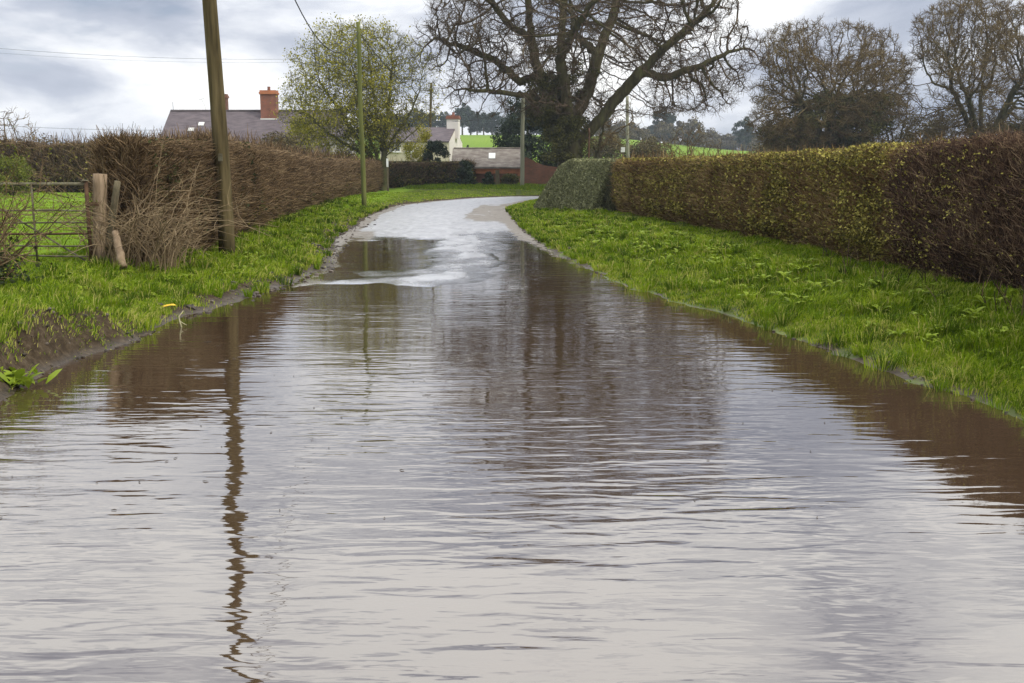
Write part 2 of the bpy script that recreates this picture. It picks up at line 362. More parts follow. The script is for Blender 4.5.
# wet where just above the water
wet = ramp(nt, sp.outputs[2], [(.0, (.4,)*3), (.02, (.6,)*3), (.06, (.9,)*3)]); L(wet.outputs[0], p.inputs['Roughness']); L(ramp(nt, sp.outputs[2], [(.02, (.28,)*3), (.08, (.06,)*3)]).outputs[0], p.inputs['Specular IOR Level'])
b = nd(nt, 'ShaderNodeBump'); b.inputs['Strength'].default_value = .7; b.inputs['Distance'].default_value = .03; L(n2, b.inputs['Height']); L(b.outputs[0], p.inputs['Normal'])
L(p.outputs[0], out.inputs[0]); M['ground'] = m
pasture = np.maximum(ftype, smooth(78, 100, yf))
ground = mk('ground', np.stack([xf, yf, zg], 1), [quads], m, attrs={'mud': mud, 'pasture': pasture}, smooth_shade=True); ground['kind'] = 'structure'

# road sheet
sel = (tt.reshape(ny, nx) > -.02)
cell = (sel[:-1, :-1] | sel[:-1, 1:] | sel[1:, 1:] | sel[1:, :-1]).ravel()
rq = quads[cell]; used = np.unique(rq); remap = np.zeros(nx*ny, int); remap[used] = np.arange(len(used))
zr = hh+.004-.03*smooth(.10, -.02, tt)
patch = np.exp(-((xf+.15*(yf-36)*0-(-1.0+.02*(yf-37)))/.75)**4-((yf-40)/8.5)**4)      # gravel and silt left on the inside of the bend
rmud = np.clip(smooth(.75, .15, tt)*.9+patch*smooth(.2, .5, nmud+.1), 0, 1)
rmud = np.maximum(rmud, smooth(1.5, .5, dl)*smooth(17, 20, yf)*smooth(32, 24, yf)*.8)
m, nt, out = newmat('wet_asphalt'); L = nt.links.new
co = texco(nt); n2 = noise_(nt, co, 40, 4, .7); n1 = noise_(nt, texco(nt, (1.2, .35, 1)), 1.2, 5, .6)
a = nd(nt, 'ShaderNodeAttribute'); a.attribute_name = 'mud'
asp = ramp(nt, n2, [(.3, (.11, .11, .113)), (.7, (.20, .20, .205))]); md = ramp(nt, n2, [(.3, (.075, .058, .04)), (.7, (.19, .155, .11))])
fac = ramp(nt, math_(nt, 'ADD', a.outputs['Fac'], math_(nt, 'MULTIPLY', math_(nt, 'SUBTRACT', n1, .5), .8)), [(.4, (0, 0, 0)), (.6, (1, 1, 1))])
mx = nd(nt, 'ShaderNodeMix'); mx.data_type = 'RGBA'; L(fac.outputs[0], mx.inputs[0]); L(asp.outputs[0], mx.inputs[6]); L(md.outputs[0], mx.inputs[7])
p = nd(nt, 'ShaderNodeBsdfPrincipled'); L(mx.outputs[2], p.inputs['Base Color'])
rr = ramp(nt, noise_(nt, texco(nt, (2, 1, 1)), 2.5, 5, .65), [(.35, (.30,)*3), (.7, (.42,)*3)])
tz = nd(nt, 'ShaderNodeTexCoord'); sz = nd(nt, 'ShaderNodeSeparateXYZ'); L(tz.outputs['Object'], sz.inputs[0]); damp = ramp(nt, math_(nt, 'MULTIPLY', sz.outputs[2], 10), [(.0, (.12,)*3), (.30, (1, 1, 1))])
ro = math_(nt, 'MULTIPLY', math_(nt, 'ADD', rr.outputs[0], math_(nt, 'MULTIPLY', fac.outputs[0], .35)), damp.outputs[0]); L(ro, p.inputs['Roughness']); p.inputs['Specular IOR Level'].default_value = .9
b = nd(nt, 'ShaderNodeBump'); b.inputs['Strength'].default_value = .3; b.inputs['Distance'].default_value = .006; L(n2, b.inputs['Height']); L(b.outputs[0], p.inputs['Normal'])
p.inputs['Coat IOR'].default_value = 1.5; L(math_(nt, 'MULTIPLY', ramp(nt, n1, [(.3, (.20,)*3), (.65, (.42,)*3)]).outputs[0], damp.outputs[0]), p.inputs['Coat Roughness'])
cwt = math_(nt, 'SUBTRACT', 1, math_(nt, 'MULTIPLY', fac.outputs[0], .8)); L(cwt, p.inputs['Coat Weight'])
fr = nd(nt, 'ShaderNodeFresnel'); fr.inputs[0].default_value = 1.4; g2 = nd(nt, 'ShaderNodeBsdfGlossy'); L(ramp(nt, noise_(nt, texco(nt, (3, 1, 1)), 1.5, 6, .7), [(.35, (.62, .62, .64)), (.65, (.80, .80, .81))]).outputs[0], g2.inputs[0]); L(b.outputs[0], g2.inputs['Normal']); L(math_(nt, 'MULTIPLY', rr.outputs[0], damp.outputs[0]), g2.inputs['Roughness']); ms = nd(nt, 'ShaderNodeMixShader'); L(math_(nt, 'MULTIPLY', math_(nt, 'POWER', fr.outputs[0], .6), math_(nt, 'SUBTRACT', 1, math_(nt, 'MULTIPLY', fac.outputs[0], .9))), ms.inputs[0]); L(p.outputs[0], ms.inputs[1]); L(g2.outputs[0], ms.inputs[2]); L(ms.outputs[0], out.inputs[0])
road = mk('road', np.stack([xf, yf, zr], 1)[used], [remap[rq]], m, attrs={'mud': rmud[used]}, smooth_shade=True); road['kind'] = 'structure'

# flood water
m, nt, out = newmat('muddy_flood_water'); L = nt.links.new
t = nd(nt, 'ShaderNodeTexCoord')
def mapped(sc, rot=0):
    mp = nd(nt, 'ShaderNodeMapping'); mp.inputs['Scale'].default_value = sc; mp.inputs['Rotation'].default_value = (0, 0, rot); L(t.outputs['Object'], mp.inputs[0]); return mp.outputs[0]
w1 = noise_(nt, mapped((1.9, 8.5, 1), R(3)), 1.0, 1.5, .45, .6)
w2 = noise_(nt, mapped((4.5, 15, 1), R(-6)), 1.0, 2, .5, .3)
w3 = noise_(nt, mapped((.55, 2.2, 1), R(10)), 1.0, 0, .5)
amp = ramp(nt, noise_(nt, mapped((.35, .6, 1)), 1.0, 2), [(.35, (.30,)*3), (.65, (1, 1, 1))])
sp = nd(nt, 'ShaderNodeSeparateXYZ'); L(t.outputs['Object'], sp.inputs[0])
# calmer close to the camera and in the lee of the right-hand hedge
mr = nd(nt, 'ShaderNodeMapRange'); mr.inputs[1].default_value = 3.3; mr.inputs[2].default_value = 6.5; mr.inputs[3].default_value = .8; mr.inputs[4].default_value = 1; L(sp.outputs[1], mr.inputs[0])
mr3 = nd(nt, 'ShaderNodeMapRange'); mr3.inputs[1].default_value = 4.6; mr3.inputs[2].default_value = 9.5; mr3.inputs[3].default_value = 1; mr3.inputs[4].default_value = .42; L(sp.outputs[1], mr3.inputs[0])
mr2 = nd(nt, 'ShaderNodeMapRange'); mr2.inputs[1].default_value = 1.2; mr2.inputs[2].default_value = 2.4; mr2.inputs[3].default_value = 1; mr2.inputs[4].default_value = .45; L(sp.outputs[0], mr2.inputs[0])
h = math_(nt, 'ADD', math_(nt, 'MULTIPLY', w1, 1.0), math_(nt, 'ADD', math_(nt, 'MULTIPLY', w2, .34), math_(nt, 'MULTIPLY', w3, .7)))
h = math_(nt, 'MULTIPLY', h, math_(nt, 'MULTIPLY', amp.outputs[0], math_(nt, 'MULTIPLY', math_(nt, 'MULTIPLY', mr.outputs[0], mr3.outputs[0]), mr2.outputs[0])))
b = nd(nt, 'ShaderNodeBump'); b.inputs['Strength'].default_value = 1; b.inputs['Distance'].default_value = .0125; L(h, b.inputs['Height'])
df = nd(nt, 'ShaderNodeBsdfDiffuse'); cr = ramp(nt, noise_(nt, mapped((.5, .5, 1)), 1, 4), [(.3, (.052, .031, .017)), (.7, (.072, .045, .026))]); L(cr.outputs[0], df.inputs[0])
gl = nd(nt, 'ShaderNodeBsdfGlossy'); gl.inputs['Roughness'].default_value = .03; L(b.outputs[0], gl.inputs['Normal'])
fr = nd(nt, 'ShaderNodeFresnel'); fr.inputs[0].default_value = 1.55; L(b.outputs[0], fr.inputs['Normal'])
fp = math_(nt, 'POWER', fr.outputs[0], .5, clamp=True)
ms = nd(nt, 'ShaderNodeMixShader'); L(fp, ms.inputs[0]); L(df.outputs[0], ms.inputs[1]); L(gl.outputs[0], ms.inputs[2]); L(ms.outputs[0], out.inputs[0])
M['water'] = m
wx = np.linspace(-9, 6, 40); wy = np.linspace(-25, 27.5, 120); WX, WY = np.meshgrid(wx, wy)
wi = np.arange(WX.size).reshape(WX.shape); wq = np.stack([wi[:-1, :-1], wi[:-1, 1:], wi[1:, 1:], wi[1:, :-1]], -1).reshape(-1, 4)
water = mk('water', np.stack([WX.ravel(), WY.ravel(), np.zeros(WX.size)], 1), [wq], m, smooth_shade=True); water['kind'] = 'structure'

# ------------------------------------------------------------------ hedges
def path_sample(path, u):
    path = np.asarray(path, float); seg = np.linalg.norm(np.diff(path[:, :2], axis=0), axis=1); cum = np.concatenate([[0], np.cumsum(seg)]); s = u*cum[-1]
    x = np.interp(s, cum, path[:, 0]); y = np.interp(s, cum, path[:, 1])
    x2 = np.interp(np.minimum(s+.05, cum[-1]), cum, path[:, 0]); y2 = np.interp(np.minimum(s+.05, cum[-1]), cum, path[:, 1])
    x1 = np.interp(np.maximum(s-.05, 0), cum, path[:, 0]); y1 = np.interp(np.maximum(s-.05, 0), cum, path[:, 1])
    T = np.stack([x2-x1, y2-y1], 1); T /= np.linalg.norm(T, axis=1, keepdims=True)+1e-9
    return x, y, T, cum[-1], s
def hedge(name, path, top, width, mat, dens, tl, tr, label, seed=0, leaves=None, side=1, ragged=.08, slope=0.0, core=None, shoots=0.06, lumps=.15):
    """path: base centre line; top: list of (s, z) absolute top heights; side: +1 when the seen face lies to the left of the path direction"""
    root = empty(name, (float(path[0][0]), float(path[0][1]), 0), 0, label, 'hedge')
    o = np.array([path[0][0], path[0][1], 0.])
    path = np.asarray(path, float)
    tot = np.linalg.norm(np.diff(path, axis=0), axis=1).sum()
    ts = np.array(top, float)
    def shape(s, c, x, y, zz0):    # c: 0..1 round the section (0 left base, .4 top left, .6 top right, 1 right base)
        zt = np.interp(s, ts[:, 0]*tot, ts[:, 1])+(fbm(x*.9, y*.9, seed=seed+5)-.5)*ragged*2
        hgt = zt-zz0
        cc = np.clip(c, 0, 1)
        q = np.where(cc < .4, cc/.4, np.where(cc > .6, (1-cc)/.4, 1))
        off = np.where(cc < .4, 1-.12*q-slope*q, np.where(cc > .6, -(1-.12*q-slope*q), (1-.12-slope)*(1-2*(cc-.4)/.2)))
        z = zz0+hgt*np.where(q < 1, q**.9, 1.0)
        rnd = (1-.12*(smooth(.75, 1, q)*np.abs(off)))*(1 if slope else (.66+.34*smooth(0, .28, q)))
        return off*rnd*width/2, z
    # core
    ns = max(8, int(tot/.35)); ncs = 15
    u = np.linspace(0, 1, ns); x, y, T, _, s = path_sample(path, u); N = np.stack([-T[:, 1], T[:, 0]], 1)
    z0 = heights(x, y)-.12
    V = []
    for j in range(ncs):
        c = np.full(ns, j/(ncs-1)); of, z = shape(s, c, x, y, z0)
        k = .80-.12*np.abs(c-.5)+(fbm(s*1.1+j*.5, c*6, seed=seed+8)-.5)*lumps*1.6
        px = x+N[:, 0]*of*k; py = y+N[:, 1]*of*k; pz = z0+(z-z0)*(.955+(vnoise(s*1.7, c*7, seed=seed+2)-.5)*.05)
        V.append(np.stack([px, py, pz], 1))
    V = np.stack(V, 1)
    V[0, :, :2] += T[0]*.15; V[-1, :, :2] -= T[-1]*.15
    ii = np.arange(ns*ncs).reshape(ns, ncs)
    q = np.stack([ii[:-1, :-1], ii[:-1, 1:], ii[1:, 1:], ii[1:, :-1]], -1).reshape(-1, 4)
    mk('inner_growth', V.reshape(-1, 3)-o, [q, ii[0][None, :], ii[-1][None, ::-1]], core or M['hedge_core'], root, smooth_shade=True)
    # twigs
    n = int(dens(tot) if callable(dens) else dens*tot)
    u = rng.random(n)
    w = 1/np.maximum(path_sample(path, np.linspace(0, 1, 200))[1], 6)**1.3; cw = np.cumsum(w); cw = np.concatenate([[0], cw/cw[-1]])
    u = np.interp(u, cw, np.linspace(0, 1, 201))
    x, y, T, _, s = path_sample(path, u); N = np.stack([-T[:, 1], T[:, 0]], 1); z0 = heights(x, y)-.02
    c = rng.random(n)
    c = np.where(rng.random(n) < .72, rng.uniform(0, .52, n) if side > 0 else rng.uniform(.48, 1, n), c)
    of, z = shape(s, c, x, y, z0)
    lump = (fbm(s*1.2, c*5+seed, seed=seed+9)-.5)*lumps*2
    depth = rng.uniform(.62, 1.0, n)**.7
    C = np.stack([x+N[:, 0]*of*(depth+lump), y+N[:, 1]*of*(depth+lump), z0+(z-z0)*(.93+.07*depth)], 1)
    ends = rng.random(n) < .04*8/max(tot, 4)
    C[ends, :2] += T[ends]*(rng.choice([-1, 1], ends.sum())[:, None])*.1
    ne = min(int(dens*width*.9), n//4); ei = rng.choice(n, ne, False); e0 = rng.random(ne) < (.8 if np.hypot(*path[0]) < 40 else .5); qx, qy, qT, _, _ = path_sample(path, np.where(e0, 0., 1.)); qo = rng.uniform(-1, 1, ne)*width*.36; fz = rng.random(ne); dj = np.where(e0, -1, 1)*rng.uniform(.0, .16, ne)
    hz_ = np.where(e0, ts[0, 1], ts[-1, 1]); zz0 = heights(qx, qy); C[ei] = np.stack([qx-qT[:, 1]*qo*(1-.25*fz**3)+qT[:, 0]*dj, qy+qT[:, 0]*qo*(1-.25*fz**3)+qT[:, 1]*dj, zz0+(hz_-zz0)*.96*fz], 1)
    outw = np.stack([N[:, 0]*np.sign(of), N[:, 1]*np.sign(of), np.zeros(n)], 1)*np.where((c > .42) & (c < .58), .1, 1)[:, None]
    D = outw*.3+rand_dir(n)*.75+np.array([0, 0, .8])
    D /= np.linalg.norm(D, axis=1, keepdims=True)
    dist = np.sqrt(x**2+y**2)
    Ln = rng.uniform(.5, 1.3, n)*tl*np.clip(dist/14, .8, 2)
    topm = (c > .35) & (c < .65) & (rng.random(n) < shoots*.5)
    D[topm] = np.array([0, 0, 1])+rand_dir(topm.sum())*.3; Ln[topm] *= rng.uniform(.4, 1.1, topm.sum())
    rad = tr*np.clip(dist/13, .75, 2.6)*rng.uniform(.6, 1.4, n)
    Pm = C+D*(Ln*.5)[:, None]; D2 = D+rand_dir(n)*.5; D2 /= np.linalg.norm(D2, axis=1, keepdims=True); P2 = Pm+D2*(Ln*.5)[:, None]
    zt_ = shape(s, np.full(n, .5), x, y, z0)[1]+rng.uniform(-.12, .07, n)+ragged*.3*rng.random(n); cp = ~topm; cp[ei] = False
    Pm[cp, 2] = np.minimum(Pm, zt_[:, None])[cp, 2]; P2[cp, 2] = np.minimum(P2, zt_[:, None])[cp, 2]
    V1, F1 = seg_tubes(C, Pm, rad, rad*.8); V2, F2 = seg_tubes(Pm, P2, rad*.8, rad*.3)
    rv = rng.random(n)
    mk('twigs', np.concatenate([V1, V2])-o, [np.concatenate([F1, F2+len(V1)])], mat, root, {'rnd': np.concatenate([np.repeat(rv, 6), np.repeat(rv, 6)])})
    if leaves:
        for (lm, nl, size, patch_seed, thr, cmin, cmax) in leaves:
            u = np.interp(rng.random(nl), cw, np.linspace(0, 1, 201)); x, y, T, _, s = path_sample(path, u); N = np.stack([-T[:, 1], T[:, 0]], 1); z0 = heights(x, y)
            c = rng.uniform(cmin, cmax, nl); of, z = shape(s, c, x, y, z0)
            keep = rng.random(nl) < .10+.9*smooth(thr-.10, thr+.16, fbm(s*.45, c*3, seed=patch_seed, oct=3)*.6+.4*fbm(s*3, c*14, seed=patch_seed+1, oct=2))
            lump = (fbm(s*1.2, c*5+seed, seed=seed+9)-.5)*lumps*2
            dp = rng.uniform(.95, 1.22, nl)
            C = np.stack([x+N[:, 0]*of*(dp+lump), y+N[:, 1]*of*(dp+lump), z0+(z-z0)*(.95+.1*rng.random(nl))], 1)[keep]
            ds = np.sqrt(C[:, 0]**2+C[:, 1]**2)
            V, Fq = leaf_quads(C, rand_dir(len(C))+np.array([0, -.3, .5]), size*np.clip(ds/13, .8, 2.4)*rng.uniform(.6, 1.4, len(C)))
            mk('leaves', V-o, [Fq], lm, root, {'rnd': np.repeat(rng.random(len(C)), 4)})
    return root

# right side (seen face is on the left of the path going away)
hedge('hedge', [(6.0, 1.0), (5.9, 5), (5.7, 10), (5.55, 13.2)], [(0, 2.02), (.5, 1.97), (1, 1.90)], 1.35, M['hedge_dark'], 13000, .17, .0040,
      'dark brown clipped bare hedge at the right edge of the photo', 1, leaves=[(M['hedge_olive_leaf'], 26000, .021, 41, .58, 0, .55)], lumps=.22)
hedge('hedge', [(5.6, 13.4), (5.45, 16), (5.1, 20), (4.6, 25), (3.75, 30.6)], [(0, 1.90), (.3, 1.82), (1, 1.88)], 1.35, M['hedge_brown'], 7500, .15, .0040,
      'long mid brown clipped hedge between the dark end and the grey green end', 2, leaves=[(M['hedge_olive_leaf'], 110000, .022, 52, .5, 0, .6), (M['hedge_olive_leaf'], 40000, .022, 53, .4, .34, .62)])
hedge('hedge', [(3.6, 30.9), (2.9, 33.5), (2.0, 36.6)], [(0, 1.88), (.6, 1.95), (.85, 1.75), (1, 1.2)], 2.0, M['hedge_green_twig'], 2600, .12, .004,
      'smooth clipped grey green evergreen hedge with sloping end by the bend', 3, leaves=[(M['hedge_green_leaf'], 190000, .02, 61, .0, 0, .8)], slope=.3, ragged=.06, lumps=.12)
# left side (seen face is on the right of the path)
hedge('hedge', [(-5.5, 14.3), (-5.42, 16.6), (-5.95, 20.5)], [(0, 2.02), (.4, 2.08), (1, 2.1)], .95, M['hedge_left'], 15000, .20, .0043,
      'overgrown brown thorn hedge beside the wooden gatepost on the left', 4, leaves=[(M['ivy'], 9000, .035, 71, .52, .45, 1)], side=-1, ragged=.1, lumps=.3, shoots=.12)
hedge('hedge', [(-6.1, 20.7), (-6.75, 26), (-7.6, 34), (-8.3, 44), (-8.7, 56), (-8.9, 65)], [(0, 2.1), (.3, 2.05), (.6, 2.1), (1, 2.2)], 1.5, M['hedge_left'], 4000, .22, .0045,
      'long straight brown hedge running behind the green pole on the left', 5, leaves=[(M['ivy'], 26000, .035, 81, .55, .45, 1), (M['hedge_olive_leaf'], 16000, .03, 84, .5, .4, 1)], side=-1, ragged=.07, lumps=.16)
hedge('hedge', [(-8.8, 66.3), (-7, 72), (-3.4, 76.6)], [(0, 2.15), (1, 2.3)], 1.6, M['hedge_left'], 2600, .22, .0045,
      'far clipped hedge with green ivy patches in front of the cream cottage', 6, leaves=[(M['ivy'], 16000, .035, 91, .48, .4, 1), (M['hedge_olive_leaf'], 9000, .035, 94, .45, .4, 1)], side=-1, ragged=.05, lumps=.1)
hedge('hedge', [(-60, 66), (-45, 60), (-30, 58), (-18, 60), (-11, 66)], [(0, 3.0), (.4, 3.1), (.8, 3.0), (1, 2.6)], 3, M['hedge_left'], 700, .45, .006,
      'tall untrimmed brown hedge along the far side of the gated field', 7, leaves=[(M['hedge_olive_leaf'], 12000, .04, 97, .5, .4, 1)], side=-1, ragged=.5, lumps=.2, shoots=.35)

# pale arching canes over the end of the overgrown hedge
def canes(n, cx, cy, spread, zmax, mat, name, label, r=.006, seed=0, base=None, fan=None):
    rs = np.random.default_rng(seed); mb = MB()
    for i in range(n):
        x = cx+rs.uniform(-spread, spread); y = cy+rs.uniform(-.3, .3); z = H1(x, y)
        az = rs.uniform(0, 2*math.pi) if fan is None else rs.uniform(*fan)
        L_ = rs.uniform(.5, 1)*zmax; pts = []; d = np.array([math.cos(az)*.35, math.sin(az)*.35, 1.]); p = np.array([x, y, z-.02])
        k = rs.uniform(.1, .35)
        for j in range(7):
            pts.append(p.copy()); d = d/np.linalg.norm(d); p = p+d*L_/6; d = d+np.array([math.cos(az)*k, math.sin(az)*k, -k*.7])+rs.normal(0, .12, 3)
        rr = r*rs.uniform(.6, 1.5); mb.tube(pts, [rr*(1-.11*j) for j in range(7)], 4, rs.random())
        for q in range(3):
            j = rs.integers(2, 6); d2 = rs.normal(0, .5, 3)+np.array([0, 0, .3]); d2 /= np.linalg.norm(d2); l2 = rs.uniform(.15, .45)
            mb.tube([pts[j], pts[j]+d2*l2*.5, pts[j]+d2*l2+rs.normal(0, .06, 3)], [rr*.6, rr*.45, rr*.2], 3, rs.random())
    return mb.build(name, mat)
o = canes(150, -5.2, 13.75, .55, 2.05, M['cane'], 'bramble', '', r=.006, seed=5); tag(o, 'tangle of pale arching canes over the hedge end by the gatepost', 'bramble')
o = canes(45, -4.95, 14.6, .35, .95, M['cane'], 'bramble', '', r=.005, seed=6); tag(o, 'low tangle of tan stems at the foot of the big leaning pole', 'bramble')
# thorn bush at the left edge in front of the gate
rootb = empty('thorn_bush', (-6.0, 11.2, 0), 0, 'bare thorn bush at the left edge reaching across the gate', 'bush')
mb = MB(); rs = np.random.default_rng(12); tips = []
for i in range(70):
    az = rs.uniform(-1.0, 1.6); p = np.array([rs.uniform(-.5, .1), rs.uniform(-.4, .4), .2]); d = np.array([math.cos(az)*rs.uniform(.1, .9), math.sin(az)*.5, 1.]); L_ = rs.uniform(.7, 1.75); pts = []
    for j in range(6):
        pts.append(p.copy()); d /= np.linalg.norm(d); p = p+d*L_/5; d = d+rs.normal(0, .16, 3)+np.array([.04, 0, -.05])
    r0 = rs.uniform(.005, .011); mb.tube(pts, [r0*(1-.15*j) for j in range(6)], 4, rs.random())
    for q in range(8):
        j = rs.integers(1, 6); d2 = rs.normal(0, .6, 3)+np.array([.1, 0, .35]); d2 /= np.linalg.norm(d2); l2 = rs.uniform(.12, .45); e = pts[j]+d2*l2
        mb.tube([pts[j], pts[j]+d2*l2*.5+rs.normal(0, .02, 3), e], [r0*.5, r0*.4, r0*.2], 3, rs.random()); tips.append(e)
mb.build('stems', M['hedge_left'], rootb)
tp = np.array(tips); C = np.repeat(tp, 6, 0)+rng.normal(0, .06, (len(tp)*6, 3)); C = C[(C[:, 2] > 1.2) & (rng.random(len(C)) < .5)]
V, Fq = leaf_quads(C, rand_dir(len(C)), rng.uniform(.012, .026, len(C))); mk('leaves', V, [Fq], M['fresh_leaf'], rootb, {'rnd': np.repeat(rng.random(len(C)), 4)})
C = np.stack([rng.normal(-.25, .28, 5000), rng.normal(0, .3, 5000), rng.gamma(2, .12, 5000)+.3], 1)
V, Fq = leaf_quads(C, rand_dir(len(C)), rng.uniform(.02, .05, len(C))); mk('bramble_leaves', V, [Fq], M['ivy'], rootb, {'rnd': np.repeat(rng.random(len(C)), 4)})

# ------------------------------------------------------------------ trees
def grow(seeds, attract, step, Ri, Rk, iters=120, trop=(0, 0, .05), jit=.25, seed=0, maxn=16000):
    """space colonisation; seeds: list of polylines, each (parent_polyline_or_None, parent_pt_index, pts)"""
    rs = np.random.default_rng(seed)
    pos = []; par = []; store = []
    for (pp, pi, pts) in seeds:
        pts = [np.asarray(q, float) for q in pts]; ids = []
        last = store[pp][pi] if pp is not None else -1
        if last < 0: pos.append(pts[0]); par.append(-1); last = 0; ids.append(0); rest = pts[1:]
        else: rest = pts
        for q in rest:
            a_ = pos[last]; L_ = np.linalg.norm(q-a_); k = max(1, int(L_/step))
            for j in range(1, k+1):
                pos.append(a_+(q-a_)*j/k+(rs.normal(0, step*.12, 3) if j < k else 0)); par.append(last); last = len(pos)-1
            ids.append(last)
        store.append(ids)
    pos = np.array(pos); par = list(par); kids = np.zeros(len(pos), int)
    for p_ in par:
        if p_ >= 0: kids[p_] += 1
    At = np.asarray(attract, float); near = np.zeros(len(At), int); ndm = np.full(len(At), 1e9)
    def upd(lo):
        for c0 in range(lo, len(pos), 400):
            blk = pos[c0:c0+400]; D = np.sqrt(np.maximum(((At**2).sum(1)[:, None]+(blk**2).sum(1)[None]-2*At @ blk.T), 0))
            j = D.argmin(1); d = D[np.arange(len(At)), j]; b_ = d < ndm; ndm[b_] = d[b_]; near[b_] = j[b_]+c0
    upd(0)
    for it in range(iters):
        alive = ndm > Rk
        At, near, ndm = At[alive], near[alive], ndm[alive]
        act = ndm < Ri
        if not act.any() or len(pos) > maxn: break
        S = np.zeros((len(pos), 3)); v = At[act]-pos[near[act]]; v /= np.linalg.norm(v, axis=1, keepdims=True)+1e-9
        np.add.at(S, near[act], v); ids = np.unique(near[act]); ids = ids[kids[ids] < 4]
        if not len(ids): break
        D = S[ids]; D /= np.linalg.norm(D, axis=1, keepdims=True)+1e-9
        D = D+np.array(trop)+rs.normal(0, jit, D.shape); D /= np.linalg.norm(D, axis=1, keepdims=True)
        new = pos[ids]+D*step; kids[ids] += 1; lo = len(pos)
        pos = np.concatenate([pos, new]); par += list(ids); kids = np.concatenate([kids, np.zeros(len(new), int)]); upd(lo)
    return pos, np.array(par)
def radii(pos, par, tip, n=2.3, rmax=None):
    acc = np.zeros(len(pos)); r = np.zeros(len(pos)); leaf = np.ones(len(pos), bool); leaf[par[par >= 0]] = False
    acc[leaf] = tip**n
    for i in range(len(pos)-1, 0, -1):
        if par[i] >= 0: acc[par[i]] += acc[i]
    r = acc**(1/n)
    if rmax: r = np.where(r > tip*4, tip*4+(r-tip*4)*(rmax-tip*4)/(r[0]-tip*4), r)
    return r, leaf
def tree_mesh(pos, par, r, root, bark, twig, thr, tw_n, tw_len, tw_r, trunkname='trunk', seed=0, droop=0.0):
    rs = np.random.default_rng(seed)
    i = np.arange(1, len(pos)); pa = par[i]
    rp = np.minimum(r[pa], r[i]*1.5)
    big = r[i] > thr
    for nm, selm, sd, mt in (('trunk', big, 9, bark), ('branches', ~big, 4, twig)):
        j = i[selm]
        if not len(j): continue
        ext = (pos[j]-pos[pa[selm]])*(.3 if nm == 'trunk' else .06)
        V, Fq = seg_tubes(pos[pa[selm]]-ext, pos[j]+ext, rp[selm], r[j], sd)
        mk(nm, V, [Fq], mt, root, {'rnd': np.repeat(rs.random(len(j)), sd*2)}, smooth_shade=(nm == 'trunk'))
    # fine twigs
    thin = np.where((r < thr*.45) & (par >= 0))[0]
    src = np.repeat(thin, tw_n); n = len(src)
    d0 = pos[src]-pos[par[src]]; d0 /= np.linalg.norm(d0, axis=1, keepdims=True)+1e-9
    a0 = pos[src]-d0*rs.random(n)[:, None]*.3*np.linalg.norm(pos[1]-pos[0])
    D = d0*.6+rs.normal(0, .62, (n, 3))+np.array([0, 0, .15-droop]); D /= np.linalg.norm(D, axis=1, keepdims=True)
    Ln = rs.uniform(.5, 1.3, n)*tw_len; m1 = a0+D*(Ln*.5)[:, None]; D2 = D+rs.normal(0, .45, (n, 3)); D2 /= np.linalg.norm(D2, axis=1, keepdims=True); e1 = m1+D2*(Ln*.5)[:, None]
    D3 = D+rs.normal(0, .7, (n, 3)); D3 /= np.linalg.norm(D3, axis=1, keepdims=True); e2 = m1+D3*(Ln*.45)[:, None]
    V1, F1 = seg_tubes(a0, m1, tw_r, tw_r*.8); V2, F2 = seg_tubes(m1, e1, tw_r*.8, tw_r*.4); V3, F3 = seg_tubes(m1, e2, tw_r*.8, tw_r*.4)
    rv = rs.random(n)
    mk('twigs', np.concatenate([V1, V2, V3]), [np.concatenate([F1, F2+len(V1), F3+len(V1)+len(V2)])], twig, root, {'rnd': np.tile(np.repeat(rv, 6), 3)})
    return e1
def ell_pts(n, c, r, seed=0, zmin=None, shell=0, gap=0.45, gs=.35):
    rs = np.random.default_rng(seed); v = rs.normal(size=(n*3, 3)); v /= np.linalg.norm(v, axis=1, keepdims=True); rad = rs.random(n*3)**(1/3)
    if shell: rad = shell+(1-shell)*rad
    lb = np.clip(.62+.75*fbm(v[:, 0]*1.6+9, v[:, 1]*1.6+9, v[:, 2]*1.6+9, seed=seed+40, oct=2), .7, 1.12)
    p = np.asarray(c)+v*(rad*lb)[:, None]*np.asarray(r)
    p = p[fbm(p[:, 0]*gs+50, p[:, 1]*gs+50, p[:, 2]*gs+50, seed=seed, oct=2) > gap]
    if zmin is not None: p = p[p[:, 2] > zmin]
    return p[:n]
def clump(centers, rad, n, size, seed=0):
    rs = np.random.default_rng(seed); centers = np.asarray(centers, float); k = rs.integers(0, len(centers), n)
    rad = np.broadcast_to(rad, (len(centers),))
    v = rs.normal(size=(n, 3)); v /= np.linalg.norm(v, axis=1, keepdims=True); C = centers[k]+v*(rad[k]*rs.uniform(.3, 1.05, n)**.6)[:, None]*np.array([1, 1, .8])
    V, Fq = leaf_quads(C, v+rs.normal(0, .5, (n, 3)), size*rs.uniform(.6, 1.4, n)); return V, Fq, np.repeat(rs.random(n), 4)

